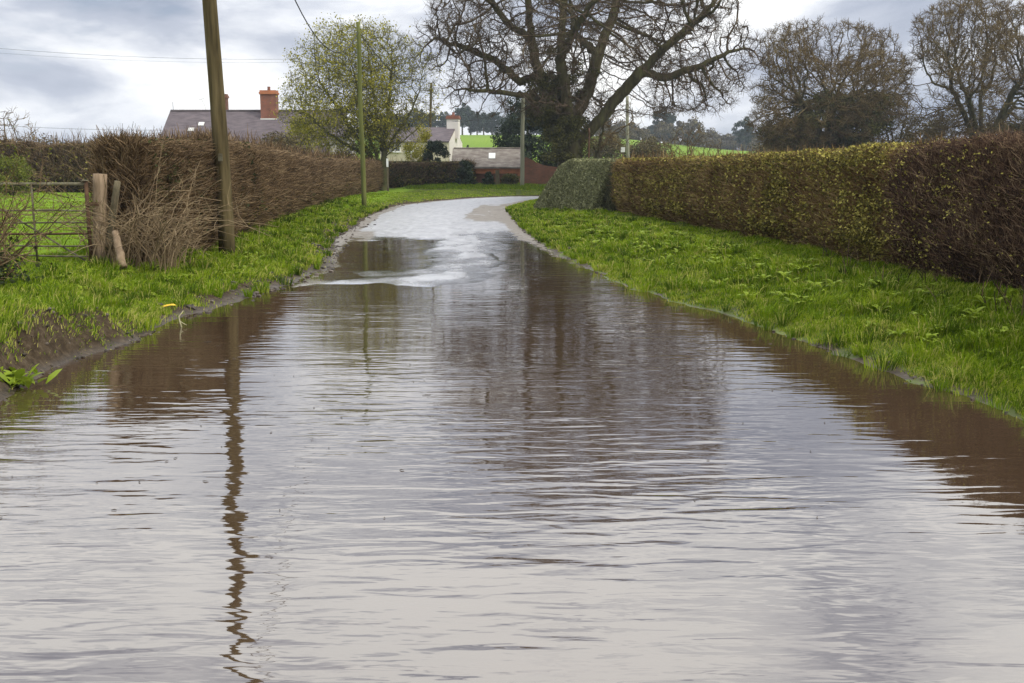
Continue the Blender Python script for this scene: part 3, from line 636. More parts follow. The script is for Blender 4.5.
# --- the great oak
OY = 66.0
def op(px, py, dy=0):
    q = A(px, py, OY+dy); return q-np.array([OX, OY, 0])
OX = A(572, 160, OY)[0]; oz = H1(OX, OY)
seeds = [(None, 0, [(0, 0, oz-.2), op(572, 150), op(570, 128)]),
         (0, 2, [op(552, 105, .5), op(540, 75, .8), op(531, 40, 1.2), op(528, 0, 1.5), op(524, -45, 2)]),
         (0, 2, [op(566, 95, -1), op(560, 60, -1.5), op(563, 20, -1.8), op(566, -30, -1.5)]),
         (0, 2, [op(588, 92, 1), op(598, 55, 1.2), op(612, 20, 2), op(622, -25, 2.6)]),
         (0, 1, [op(598, 122, -.5), op(618, 98, -1), op(640, 72, -1.5), op(668, 45, -2), op(700, 18, -2.4)]),
         (4, 2, [op(665, 78, -1.5), op(695, 68, -1.8), op(728, 52, -2)]),
         (1, 1, [op(520, 82, 1.2), op(495, 60, 1.6), op(465, 48, 2), op(435, 38, 2.4)]),
         (1, 0, [op(525, 95, -1), op(500, 92, -2.2), op(470, 90, -3)]),
         (1, 2, [op(505, 20, -.5), op(485, -10, -.8)]),
         (2, 1, [op(575, 30, -4), op(590, 5, -6)]),
         (3, 1, [op(575, 35, 4), op(570, 0, 6.5)])]
at = np.concatenate([ell_pts(6800, (1.2, 0, 10.5), (10.3, 7.8, 9.0), 5, zmin=5.2, shell=.2, gap=.43, gs=.3),
                     ell_pts(700, op(700, 55, -2), (4.0, 2.5, 2.6), 6, gap=.4), ell_pts(600, op(462, 50, 2), (3.4, 2.5, 3.0), 8, gap=.4), ell_pts(250, op(480, 90, -2), (2.6, 1.5, 1.3), 9, gap=.3)])
pos, par = grow(seeds, at, .34, 2.4, .48, 120, trop=(0, 0, .03), jit=.1, seed=3)
r, leaf = radii(pos, par, .024, 2.05, rmax=.74)
oak = empty('oak_tree', (OX, OY, 0), 0, 'huge bare spreading oak with thick ivy clad trunk behind the bend', 'tree')
tree_mesh(pos, par, r, oak, M['bark'], M['twig'], .07, 6, .68, .0115, seed=1)
# root flare
mb = MB()
for k in range(9):
    an = k/9*6.28; mb.tube([(math.cos(an)*.5, math.sin(an)*.5, oz+1.8), (math.cos(an)*.8, math.sin(an)*.8, oz+.6), (math.cos(an)*1.25, math.sin(an)*1.25, oz-.15)], [.42, .38, .25], 8)
mb.build('root_flare', M['bark'], oak, True)
cs = [op(545+rng.normal(0, 9), 108+rng.normal(0, 12), rng.uniform(-1, 1)) for _ in range(40)]+[op(565+rng.normal(0, 12), 95+rng.normal(0, 22), rng.uniform(-1, 1)) for _ in range(34)]+[op(550+rng.normal(0, 8), 86+rng.normal(0, 10), 0) for _ in range(10)]+[op(568+rng.normal(0, 9), rng.uniform(118, 160), rng.uniform(-1.2, 0)) for _ in range(30)]
V, Fq, a_ = clump(cs, .45, 22000, .085, 3); mk('ivy', V, [Fq], M['ivy_brown'], oak, {'rnd': a_})
print('oak nodes', len(pos))

def leafy_evergreen(name, px, py_base, py_top, Y, wpx, label, mat, n=9000, size=.12, seed=0, cat='tree', conic=False, group=None, trunk=True):
    b0 = A(px, py_base, Y); bz = H1(b0[0], Y); top = A(px, py_top, Y)[2]; hgt = top-bz; w = wpx*Y/F/2
    root = empty(name, (b0[0], Y, bz), 0, label, cat, group)
    rs = np.random.default_rng(seed); nc = 46; cc = []; rr = []
    for i in range(nc):
        f = rs.random(); zz = (.1+.85*f)*hgt
        ww = w*(1-f) if conic else w*math.sqrt(max(.05, 1-(2*f-.9)**2/1.25))
        an = rs.uniform(0, 6.28); q = math.sqrt(rs.random())
        cc.append((math.cos(an)*ww*q*.85, math.sin(an)*ww*q*.85, zz)); rr.append((.22+.3*rs.random())*w*(.5+.6*(1-f) if conic else 1))
    V, Fq, a_ = clump(cc, np.array(rr), n, size, seed); mk('crown', V, [Fq], mat, root, {'rnd': a_})
    if trunk: MB().tube([(0, 0, -.2), (.03*w, 0, hgt*.45), (0, 0, hgt*.85)], [max(.06, w*.09), max(.04, w*.06), .03], 7).build('trunk', M['bark'], root, True)
    return root
leafy_evergreen('holly_tree', 527, 165, 96, 86, 60, 'dark evergreen tree tucked against the left of the great oak', M['conifer'], 15000, .13, 31)
leafy_evergreen('yew_tree', 556, 165, 126, 77, 36, 'low dark evergreen behind the brick wall beside the oak trunk', M['ivy'], 9000, .1, 32)

# --- generic bare broad tree at a pixel
def bare_tree(name, px, Y, top_py, wpx, label, seed, trunk_h=.22, bark='bark', twig='twig_far', natt=2200, step=.35, tw_n=3, tw_len=.55, tw_r=.014, group=None, rmax=.38, low=.2, depth=.85, lean=0, gap=.46, thr=.06, tip=.018, fork=4):
    x0 = A(px, 150, Y)[0]; bz = H1(x0, Y); top = A(px, top_py, Y)[2]; hgt = top-bz; w = wpx*Y/F/2; rs = np.random.default_rng(seed)
    root = empty(name, (x0, Y, bz), 0, label, 'tree', group)
    th = hgt*trunk_h; sd = [(None, 0, [(0, 0, -.2), (lean*.3, 0, th*.5), (lean*.6, 0, th)])]
    for k in range(fork):
        an = k*6.28/fork+rs.uniform(-.4, .4); sd.append((0, 2, [(lean*.6+math.cos(an)*w*.18, math.sin(an)*w*.15, th+hgt*.14), (lean+math.cos(an)*w*.4, math.sin(an)*w*.35, th+hgt*(.24+.1*rs.random()))]))
    zc = hgt*(low+1)/2; at = ell_pts(natt, (lean, 0, zc), (w, w*depth, hgt*(1-low)/2), seed, shell=.2, gap=gap, gs=1.8/w)
    ps, pr = grow(sd, at, step, step*8, step*1.45, 90, jit=.22, seed=seed); r, lf = radii(ps, pr, tip, 2.25, rmax=rmax)
    tips = tree_mesh(ps, pr, r, root, M[bark], M[twig], thr, tw_n, tw_len, tw_r, seed=seed)
    return root, tips, (x0, bz, hgt, w)
# right-hand oaks
ra, tips, inf = bare_tree('oak_tree', 826, 84, 12, 156, 'rounded bare tree with ivy clad stems left of the tall spreading one', 41, step=.3, natt=6800, low=.12, tw_n=7, rmax=.5)
cs = [(rng.normal(.6, 2.1), rng.normal(0, 1.4), rng.uniform(1, 7.0)) for _ in range(70)]
V, Fq, a_ = clump(cs, 1.0, 34000, .12, 12); mk('ivy', V, [Fq], M['ivy_brown'], ra, {'rnd': a_})
cs = [(rng.normal(1.0, 1.7), rng.normal(-1, .8), rng.uniform(.6, 3.6)) for _ in range(30)]
V, Fq, a_ = clump(cs, .7, 9000, .12, 13); mk('ivy', V, [Fq], M['ivy'], ra, {'rnd': a_})
rb, tips, inf = bare_tree('oak_tree', 982, 84, -8, 172, 'tall bare fan shaped tree at the far right above the dark hedge', 42, step=.3, gap=.41, natt=8000, low=.12, tw_n=7, rmax=.5, trunk_h=.16, fork=6)
cs = [(rng.normal(3.2, 1.6), rng.normal(0, 1), rng.uniform(1, 4.5)) for _ in range(40)]
V, Fq, a_ = clump(cs, .7, 8000, .11, 14); mk('ivy', V, [Fq], M['ivy_brown'], rb, {'rnd': a_})
bare_tree('field_tree', 598, 76, 84, 88, 'small bare tree with leaning boughs right of the great oak', 43, natt=800, low=.3, tw_n=3, rmax=.25, trunk_h=.3)
bare_tree('field_tree', 690, 92, 128, 70, 'low bare scrubby tree with three stems behind the brown hedge', 44, natt=500, low=.1, tw_n=3, rmax=.14, trunk_h=.1)
bare_tree('field_tree', 895, 92, 70, 60, 'thin bare tree filling the gap between the two right hand oaks', 45, natt=600, low=.1, tw_n=3, rmax=.18, trunk_h=.2)
bare_tree('field_tree', 12, 62, 112, 52, 'bare sapling above the far field hedge at the left edge', 46, natt=300, low=.3, tw_n=3, rmax=.12, trunk_h=.3)

# --- willow like tree by the left verge
WX_, WY_ = -7.95, 62.5
wz = H1(WX_, WY_); wl = empty('willow_tree', (WX_, WY_, wz), 0, 'yellow green multi stemmed tree coming into leaf beside the green pole', 'tree')
def wp(px, py, dy=0): return A(px, py, WY_+dy)-np.array([WX_, WY_, wz])
sd = [(None, 0, [(0, 0, -.2), wp(383, 172), wp(384, 158)]),
      (0, 2, [wp(392, 140), wp(408, 118), wp(418, 95)]), (0, 2, [wp(386, 130), wp(390, 95), wp(392, 60)]), (0, 1, [wp(372, 145), wp(362, 110), wp(355, 75)]),
      (0, 1, [wp(366, 150), wp(345, 120), wp(325, 90)]), (0, 1, [wp(360, 152), wp(330, 135), wp(305, 112)]), (0, 2, [wp(378, 120, 2), wp(372, 80, 2.5), wp(368, 50, 2)]),
      (0, 2, [wp(402, 142, -1), wp(418, 128, -1.5), wp(436, 112, -2)])]
at = np.concatenate([ell_pts(3000, wp(358, 92), (4.5, 3.2, 3.9), 51, gap=.33), ell_pts(500, wp(400, 85), (2.6, 2.2, 3.0), 52, gap=.42), ell_pts(320, wp(310, 112), (1.9, 1.7, 2.0), 53, gap=.35)])
ps, pr = grow(sd, at, .26, 2.0, .38, 90, trop=(0, 0, .12), jit=.2, seed=5); r, lf = radii(ps, pr, .011, 2.2, rmax=.26)
tips = tree_mesh(ps, pr, r, wl, M['willow_bark'], M['willow_twig'], .045, 4, .5, .0085, seed=2)
tl = tips[rng.random(len(tips)) < np.where(tips[:, 0] < .9, .85, .25)]
C = np.repeat(tl, 4, 0)+rng.normal(0, .16, (len(tl)*4, 3)); V, Fq = leaf_quads(C, rand_dir(len(C)), rng.uniform(.045, .095, len(C)), 1.9)
mk('leaves', V, [Fq], M['willow_leaf'], wl, {'rnd': np.repeat(rng.random(len(C)), 4)})
cs = [wp(370+rng.normal(0, 12), 128+rng.normal(0, 14), rng.uniform(-.8, .8)) for _ in range(40)]
V, Fq, a_ = clump(cs, .5, 6000, .07, 15); mk('ivy', V, [Fq], M['ivy_brown'], wl, {'rnd': a_})
print('willow', len(ps), len(C))

# shrubs
def shrub(name, px, py0, py1, Y, wpx, label, mat, n, size, seed, cat='shrub', group=None, squash=1.0, nc=34):
    x0 = A(px, 150, Y)[0]; bz = H1(x0, Y); top = A(px, py1, Y)[2]; hgt = top-bz; w = wpx*Y/F/2; rs = np.random.default_rng(seed)
    root = empty(name, (x0, Y, bz), 0, label, cat, group)
    cc = []; rr = []
    for i in range(nc):
        f = rs.random(); an = rs.uniform(0, 6.28); q = math.sqrt(rs.random()); ww = w*math.sqrt(max(.08, 1-(f*1.05-.15)**2))
        cc.append((math.cos(an)*ww*q*.8, math.sin(an)*ww*q*.8*squash, hgt*(.05+.78*f))); rr.append(min(w, hgt)*(.2+.22*rs.random()))
    V, Fq, a_ = clump(cc, np.array(rr), n, size, seed); mk('foliage', V, [Fq], mat, root, {'rnd': a_})
    mb = MB()
    for i in range(9):
        j = rs.integers(0, nc); mb.tube([(rs.normal(0, w*.1), rs.normal(0, w*.1), -.1), np.array(cc[j])*.5, cc[j]], [.03, .022, .01], 5)
    mb.build('stems', M['twig_far'], root)
    return root
shrub('shrub', 300, 155, 112, 74, 72, 'rounded yellow green shrub in front of the slate roofed house', M['willow_leaf'], 9000, .07, 61)
shrub('shrub', 285, 158, 128, 70, 90, 'low brown bare shrub at the foot of the yellow green shrub', M['farleaf'], 9000, .09, 62)
shrub('shrub', 418, 160, 112, 76, 38, 'tall yellowish shrub against the cream cottage wall', M['willow_leaf'], 6000, .07, 63)
shrub('shrub', 436, 162, 133, 74, 30, 'dark green ivy shrub in front of the cottage gable', M['conifer'], 6000, .08, 64)
shrub('shrub', 466, 190, 158, 71.5, 22, 'clipped dark round shrub at the end of the far hedge', M['conifer'], 5000, .07, 65)
shrub('shrub', 488, 190, 170, 71, 14, 'small dark shrub before the brick outbuilding', M['conifer'], 3500, .06, 66)
shrub('shrub', 510, 190, 173, 71.2, 22, 'olive brown shrub below the outbuilding eaves', M['ivy_brown'], 4000, .06, 67)
for i, (px, t_, w_, Y_, lb) in enumerate([(790, 122, 70, 96, 'brown thicket at the left foot of the ivy clad tree'), (860, 128, 60, 98, 'brown thicket between the two right hand trees'), (925, 112, 80, 99, 'tall brown thicket in front of the fan shaped tree'), (1000, 115, 90, 97, 'brown thicket at the right edge under the fan shaped tree'), (640, 142, 60, 100, 'pale tan scrub seen under the small leaning tree'), (605, 131, 60, 112, 'brown thicket just right of the great oak trunk'), (652, 134, 50, 125, 'brown thicket at the left end of the right hand green field'), (775, 138, 60, 110, 'brown thicket at the right end of the right hand green field')]):
    shrub('thicket', px, 155, t_, Y_, w_, lb, M['farleaf'], 9000, .13, 70+i, 'thicket')
shrub('thicket', 45, 185, 138, 66, 100, 'brown thorn thicket rising above the gated field', M['farleaf'], 8000, .09, 79, 'thicket')
shrub('thicket', 8, 185, 150, 50, 50, 'yellow green bush at the left edge behind the gate', M['fresh_leaf'], 5000, .06, 80, 'bush')
leafy_evergreen('cypress_tree', 468, 156, 141, 82, 8, 'small pointed dark cypress above the outbuilding roof', M['conifer'], 1500, .08, 33, conic=True)

# far pines and far woods
def far_proto(kind, seed, hgt, w):
    rs = np.random.default_rng(seed); root = empty({'pine': 'pine_tree', 'round': 'broadleaf_tree'}[kind]); cc = []; rr = []
    for i in range(26):
        f = rs.random()
        if kind == 'pine': zz = hgt*(.28+.66*f); ww = w*(.6+.4*rs.random())*math.sqrt(max(.1, 1-(2*f-.8)**2/1.6))
        else: zz = hgt*(.12+.8*f); ww = w*math.sqrt(max(.1, 1-(2*f-.9)**2/1.3))
        an = rs.uniform(0, 6.28); q = math.sqrt(rs.random()); cc.append((math.cos(an)*ww*q, math.sin(an)*ww*q, zz)); rr.append(w*(.22+.22*rs.random()))
    V, Fq, a_ = clump(cc, np.array(rr), 2600, .38, seed); mk('crown', V, [Fq], M['conifer'] if kind == 'pine' else M['farleaf'], root, {'rnd': a_})
    mb = MB(); mb.tube([(0, 0, -.5), (.1, 0, hgt*.5), (0, 0, hgt*.85)], [.35, .25, .1], 6)
    for i in range(8): j = rs.integers(0, 26); mb.tube([(0, 0, hgt*.4), cc[j]], [.15, .05], 4)
    mb.build('trunk', M['bark'], root); return root
def place(proto_used, proto, x, y, s, label, group, rz):
    o = proto if not proto_used else copy_tree(proto)
    o.location = (x, y, H1(x, y)-.2); o.scale = (s, s, s*random.uniform(.9, 1.1)); o.rotation_euler = (0, 0, rz); tag(o, label, 'tree', group); return o
pr1 = far_proto('pine', 1, 12, 3.6); pr2 = far_proto('pine', 2, 9, 3.4); rd1 = far_proto('round', 3, 8, 4.2); rd2 = far_proto('round', 4, 7, 4.6)
usedp = {}
def put(proto, px, Y, s, label, group):
    u = usedp.get(proto.name, False); place(u, proto, A(px, 150, Y)[0], Y, s, label, group, random.uniform(0, 6)); usedp[proto.name] = True
px = 380
while px < 562:
    put(random.choice([pr1, pr2]), px, 340+random.uniform(-8, 14), random.uniform(.65, 1.0), 'dark pine in the row along the crest of the green hill', 'pines on the hill crest'); px += random.uniform(5, 9)
px = 596
while px < 800:
    put(random.choice([rd1, rd2, rd1, rd2, pr2]), px, 360+random.uniform(-20, 20), random.uniform(.75, 1.15), 'brown or dark tree in the far wood behind the right hand field', 'trees of the far wood'); px += random.uniform(6, 11)
px = 590
while px < 830:
    put(random.choice([rd1, rd2]), px, 285+random.uniform(-15, 15), random.uniform(.35, .6), 'low bare tree in the field hedge below the far wood', 'trees of the field hedge') if not 640 < px < 765 else None; px += random.uniform(9, 14)
put(pr1, 664, 350, 1.35, 'tall narrow dark pine standing above the far wood', None)
put(rd1, 688, 352, 1.35, 'taller round bare tree in the middle of the far wood', None)
put(pr1, 744, 330, 1.0, 'flat topped dark pine at the right end of the green field', None)


# ------------------------------------------------------------------ buildings
def gable_roof(mb, x0, x1, y0, y1, ze, zr, th=.12, ov=.3):
    ym = (y0+y1)/2; sl = (zr-ze)/((y1-y0)/2)
    for s_, ya in ((1, y0-ov), (-1, y1+ov)):
        za = ze-ov*sl
        P = [(x0-ov*.5, ya, za), (x1+ov*.5, ya, za), (x1+ov*.5, ym+s_*-.001, zr), (x0-ov*.5, ym+s_*-.001, zr)]
        Q = [(p_[0], p_[1], p_[2]+th) for p_ in P]
        mb.add(P+Q, [[(0, 1, 2, 3), (4, 7, 6, 5), (0, 4, 5, 1), (3, 2, 6, 7), (0, 3, 7, 4), (1, 5, 6, 2)]])
def house_walls(mb, x0, x1, y0, y1, z0, ze, zr):
    ym = (y0+y1)/2
    V = [(x0, y0, z0), (x1, y0, z0), (x1, y1, z0), (x0, y1, z0), (x0, y0, ze), (x1, y0, ze), (x1, y1, ze), (x0, y1, ze), (x0, ym, zr-.02), (x1, ym, zr-.02)]
    mb.add(V, [[(0, 1, 5, 4), (2, 3, 7, 6)], [(1, 2, 6, 9, 5), (3, 0, 4, 8, 7)]])
def window(root, x, z, w, h, y=0.0, name='window'):
    fr = MB(); t_ = .07
    fr.box(x-w/2, x+w/2, y-.06, y-.004, z+h/2-t_, z+h/2).box(x-w/2, x+w/2, y-.06, y-.004, z-h/2, z-h/2+t_).box(x-w/2, x-w/2+t_, y-.06, y-.004, z-h/2+t_, z+h/2-t_).box(x+w/2-t_, x+w/2, y-.06, y-.004, z-h/2+t_, z+h/2-t_)
    fr.box(x-.03, x+.03, y-.055, y-.006, z-h/2+t_, z+h/2-t_).box(x-w/2+t_, x-.03, y-.05, y-.006, z-.02, z+.02).box(x+.03, x+w/2-t_, y-.05, y-.006, z-.02, z+.02)
    o = fr.build(name, M['white'], root)
    MB().box(x-w/2+t_, x+w/2-t_, y-.02, y-.003, z-h/2+t_, z+h/2-t_).build('pane', M['glass'], o)
    MB().box(x-w/2-.06, x+w/2+.06, y-.12, y-.002, z-h/2-.08, z-h/2-.002).build('sill', M['white'], o)
    return o
def chimney(parent, x, y, z0, z1, w, mat, capmat, pots=2, potmat=None):
    mb = MB().box(x-w/2, x+w/2, y-w*.35, y+w*.35, z0, z1-.3); c = mb.build('chimney', mat, parent)
    MB().box(x-w/2-.07, x+w/2+.07, y-w*.35-.07, y+w*.35+.07, z1-.3, z1-.14).box(x-w/2-.02, x+w/2+.02, y-w*.35-.02, y+w*.35+.02, z1-.14, z1).build('corbel', capmat, c)
    for k in range(pots):
        px_ = x+(k-(pots-1)/2)*w*.45
        MB().tube([(px_, y, z1-.01), (px_, y, z1+.2), (px_, y, z1+.3)], [.13, .11, .13], 10).build('chimney_pot', potmat or M['brick'], c)
    return c
# slate roofed house
HY = 82.0; xl = A(172, 111, HY)[0]; xr = A(344, 111, HY)[0]; zr = A(170, 111, HY)[2]; ha = empty('slate_roofed_house', (xl, HY-4, 0), 0, 'long house with dark slate roof and red brick chimney above the left hedge', 'house')
W_ = xr-xl; ze = zr-3.3; mb = MB(); house_walls(mb, 0, W_, 0, 8, .3, ze, zr-.12); mb.build('wall', M['cream'], ha)
rf = MB(); gable_roof(rf, 0, W_, 0, 8, ze, zr-.12); ro = rf.build('roof', M['slate'], ha)
MB().tube([(-.1, 4, zr+.03), (W_+.1, 4, zr+.03)], .09, 6).build('ridge_tiles', M['slate'], ro)
cx = A(270.5, 100, HY)[0]-xl; chimney(ro, cx, 3.6, zr-.7, A(270, 91, HY)[2], 1.25, M['brick'], M['brick_orange'], 1)
MB().box(cx-.66, cx+.66, 3.1, 4.1, zr-1.0, zr-.62).build('flashing', M['white'], ro)
cx = A(222, 100, HY)[0]-xl; chimney(ro, cx, 4.2, zr-.4, A(222, 94, HY)[2], .75, M['brick_old'], M['brick_old'], 1)
ax_ = A(206, 100, HY)[0]-xl
MB().tube([(ax_, 4, zr-.1), (ax_-.15, 4, zr+.5), (ax_-.4, 4, zr+1.0)], .035, 5).tube([(ax_-.15, 4, zr+1.0), (ax_-.62, 4, zr+.85)], .03, 5).build('aerial', M['ceramic'], ro)
MB().tube([(.1, 4, zr-.1), (.1, 4, zr+.7)], .02, 5).build('lightning_rod', M['wire'], ro)
sl = (zr-.12-ze)/4
for (px, py) in ((195, 125), (187, 131)):
    ln = A(px, py, HY-3); x_ = ln[0]-xl; yy = (ln[2]-ze)/sl; zz = ze+yy*sl+.14
    MB().add([(x_-.22, yy-.15, zz-.15*sl), (x_+.22, yy-.15, zz-.15*sl), (x_+.22, yy+.15, zz+.15*sl), (x_-.22, yy+.15, zz+.15*sl), (x_-.22, yy-.15, zz-.15*sl+.05), (x_+.22, yy-.15, zz-.15*sl+.05), (x_+.22, yy+.15, zz+.15*sl+.05), (x_-.22, yy+.15, zz+.15*sl+.05)], [[(0, 3, 2, 1), (4, 5, 6, 7), (0, 1, 5, 4), (1, 2, 6, 5), (2, 3, 7, 6), (3, 0, 4, 7)]]).build('skylight', M['white'], ro)
for k, wx_ in enumerate((2, 5, 8.5, 11.5)): window(ha, wx_, 1.9, 1.1, 1.1)
# cream wing at the right end
ex = A(332, 140, HY-6)[0]-xl; ex2 = A(352, 140, HY-6)[0]-xl
mb = MB(); house_walls(mb, ex, ex2, -3, -.35, .3, A(340, 136, HY-6)[2], A(340, 129, HY-6)[2]); mb.build('side_wing', M['whitewall'], ha)
rf = MB(); gable_roof(rf, ex, ex2, -3, -.35, A(340, 136, HY-6)[2], A(340, 129, HY-6)[2]+.02); rf.build('wing_roof', M['slate'], ha)

# cream cottage
CY = 88.0; gx = A(449, 140, CY)[0]; cz = A(449, 127, CY)[2]; hb = empty('cream_cottage', (gx, CY, 0), R(-9), 'cream cottage with white gable, white chimney and small paned window', 'house')
ze = A(449, 142, CY)[2]; mb = MB(); house_walls(mb, -6.2, 0, 0, 5.5, .3, ze, cz); mb.build('wall', M['cream'], hb)
MB().add([(.012, .02, .35), (.012, 5.48, .35), (.012, 5.48, ze), (.012, 2.75, cz-.05), (.012, .02, ze), (.03, .02, .35), (.03, 5.48, .35), (.03, 5.48, ze), (.03, 2.75, cz-.05), (.03, .02, ze)], [[(0, 4, 3, 2, 1), (5, 6, 7, 8, 9)], [(0, 1, 6, 5), (1, 2, 7, 6), (2, 3, 8, 7), (3, 4, 9, 8), (4, 0, 5, 9)]]).build('gable_wall', M['whitewall'], hb)
rf = MB(); gable_roof(rf, -6.2, -.05, 0, 5.5, ze, cz, ov=.1); ro = rf.build('roof', M['slate'], hb)
chimney(ro, -.2, 2.75, cz-.9, A(449, 114, CY)[2], 1.05, M['whitewall'], M['brick'], 1)
wxx = (A(394, 146, CY)[0]-gx)/math.cos(R(9)); window(hb, wxx, A(394, 146, CY)[2], 1.0, .95)
window(hb, wxx+1.25, A(394, 146, CY)[2], .8, .95); window(hb, wxx+.5, 1.6, 1.0, 1.0)

# brick outbuilding
BY = 76.0; bx0 = A(452, 160, BY)[0]; bx1 = A(523, 160, BY)[0]; bz = A(480, 167.5, BY)[2]; brz = A(480, 150, BY+2.5)[2]
hc = empty('brick_outbuilding', (bx0, BY, 0), 0, 'low brick outbuilding with lichened grey roof beyond the bend', 'outbuilding')
mb = MB(); Wb = bx1-bx0; hz = .3
mb.box(0, Wb, 0, .25, bz-.45, bz-.05).box(0, .9, .003, .247, hz, bz-.45).box(2.5, 2.9, .003, .247, hz, bz-.45).box(Wb-.4, Wb, .003, .247, hz, bz-.45)
mb.build('front_wall', M['brick_orange'], hc)
mb = MB(); house_walls(mb, .01, Wb-.01, .26, 5, hz, bz, brz-.1); mb.build('wall', M['brick_old'], hc)
rf = MB(); gable_roof(rf, 0, Wb, 0, 5, bz, brz, ov=.15); ro = rf.build('roof', M['barnroof'], hc)
c0 = A(492, 158, BY+1.2)[0]-bx0; slp = (brz-bz)/2.5
MB().add([(c0-.25, .95, bz+.95*slp+.14), (c0+.25, .95, bz+.95*slp+.14), (c0+.25, 1.7, bz+1.7*slp+.14), (c0-.25, 1.7, bz+1.7*slp+.14), (c0-.25, .95, bz+.95*slp+.2), (c0+.25, .95, bz+.95*slp+.2), (c0+.25, 1.7, bz+1.7*slp+.2), (c0-.25, 1.7, bz+1.7*slp+.2)], [[(0, 3, 2, 1), (4, 5, 6, 7), (0, 1, 5, 4), (1, 2, 6, 5), (2, 3, 7, 6), (3, 0, 4, 7)]]).build('skylight', M['white'], ro)
MB().tube([(0, 2.5, brz+.13), (Wb, 2.5, brz+.13)], .08, 6).build('ridge_tiles', M['barnroof'], ro)
# brick wall sloping down to the right
x0 = A(521, 160, 73)[0]; x1 = A(560, 160, 73)[0]; zt = A(530, 157, 73)[2]
mb = MB(); n_ = 8
top = [zt-.25, zt, zt-.15, zt-.35, zt-.5, zt-.6, zt-.65, zt-.7, zt-.75]
for i in range(n_):
    xa = x0+(x1-x0)*i/n_; xb = x0+(x1-x0)*(i+1)/n_
    mb.add([(xa, 73, .2), (xb, 73, .2), (xb, 73.3, .2), (xa, 73.3, .2), (xa, 73, top[i]), (xb, 73, top[i+1]), (xb, 73.3, top[i+1]), (xa, 73.3, top[i])], [[(0, 1, 5, 4), (2, 3, 7, 6), (4, 5, 6, 7)]+([(3, 0, 4, 7)] if i == 0 else [])+([(1, 2, 6, 5)] if i == n_-1 else [])])
o = mb.build('brick_wall', M['brick_old']); tag(o, 'weathered brown brick wall between the outbuilding and the grey green hedge', 'wall')
mb = MB().tube([tuple(A(497.5, 190, 70.5)[:2])+(.2,), tuple(A(497.5, 190, 70.5)[:2])+(A(497, 170, 70.5)[2],)], .14, 8); o = mb.build('gatepost', M['oldwood']); tag(o, 'stout dark wooden post in front of the brick outbuilding', 'post')

# ------------------------------------------------------------------ poles and wires
def pole(name, bpx, bY, tpx, tpy, r0, r1, mat, label, cat='utility pole', band=True, insul=None, tilt_top=None, group=None):
    x0 = A(bpx, 200, bY)[0]; bz = H1(x0, bY); tp_ = A(tpx, tpy, bY)
    root = empty(name, (x0, bY, bz), 0, label, cat, group)
    t_ = tp_-np.array([x0, bY, bz]); n_ = 14; pts = [t_*k/n_+np.array([math.sin(k*.6)*.012, 0, 0]) for k in range(n_+1)]; pts[0] = np.array([0, 0, -.3])
    MB().tube(pts, [r0+(r1-r0)*k/n_ for k in range(n_+1)], 18).build('shaft', mat, root, True)
    if insul: 
        for dx, dz in insul:
            MB().tube([t_+np.array([0, 0, dz]), t_+np.array([dx, 0, dz])], .02, 6).build('bracket', M['gate_rust'], root)
            MB().tube([t_+np.array([dx, 0, dz]), t_+np.array([dx, 0, dz+.1]), t_+np.array([dx, 0, dz+.16])], [.05, .065, .04], 8).build('insulator', M['ceramic'], root)
    return root, t_+np.array([x0, bY, bz])
p1, t1 = pole('utility_pole', 225, 16.6, 187, -330, .135, .085, M['pole'], 'thick weathered wooden pole leaning left, nearest the camera', insul=[(.12, -.3)])
MB().box(-.035, .035, -.155, -.146, 1.55, 1.67).build('number_plate', M['gate'], p1)
p2, t2 = pole('utility_pole', 364, 41, 358, 22, .10, .08, M['pole_green'], 'slim algae green pole standing in front of the leafing tree', insul=[(.12, -.25)])
p3, t3 = pole('utility_pole', 430, 92, 431, 83, .13, .1, M['pole'], 'far grey pole above the cottage roof', insul=[(.14, -.2)])
p4, t4 = pole('utility_pole', 522, 69.5, 523, 98, .15, .12, M['pole_pale'], 'pale bleached pole by the end of the brick outbuilding', insul=[(-.14, -.3)])
p5, t5 = pole('utility_pole', 628, 84, 627, 96, .15, .12, M['pole_pale'], 'pale pole with white plate right of the great oak', insul=[(.14, -.2)])
MB().box(A(626, 0, 84)[0]-p5.location.x-.22, A(626, 0, 84)[0]-p5.location.x+.12, -.26, -.17, 2.2+.35, 2.95).build('plate', M['white'], p5)
p6, t6 = pole('slender_post', 589, 60, 589, 128, .06, .05, M['gate_rust'], 'thin dark brown post beside the trunk of the great oak', cat='post')
mb = MB(); q = A(388, 187, 60); q[2] = H1(q[0], 60)
o = MB().box(q[0]-.05, q[0]+.05, 59.96, 60.04, q[2], A(388, 158, 60)[2]).build('marker_post', M['oldwood']); tag(o, 'thin post with white tag at the foot of the leafing tree', 'post')
MB().box(q[0]-.06, q[0]+.06, 59.92, 59.955, A(388, 167, 60)[2], A(388, 158.5, 60)[2]).build('tag_plate', M['white'], o)
def wire(a, b, sag, r, label, n=24):
    a = np.array(a); b = np.array(b); pts = [a+(b-a)*k/n-np.array([0, 0, sag*4*(k/n)*(1-k/n)]) for k in range(n+1)]
    o = MB().tube(pts, r, 5).build('overhead_cable', M['wire'], sm=True); return tag(o, label, 'cable')
wire(t1+np.array([0, 0, -.2]), t2+np.array([0, 0, -.35]), 2.6, .015, 'thick black cable sagging from the near pole to the green pole')
wire(t2+np.array([0, 0, -.35]), t3+np.array([0, 0, -.3]), 1.0, .018, 'cable running on from the green pole to the far grey pole')
wire(A(-60, 43, 120), A(300, 59, 130), .6, .016, 'upper thin wire crossing the sky left of the near pole')
wire(A(-60, 48, 122), A(300, 62, 132), .6, .01, 'faint wire just under the upper one in the left sky')
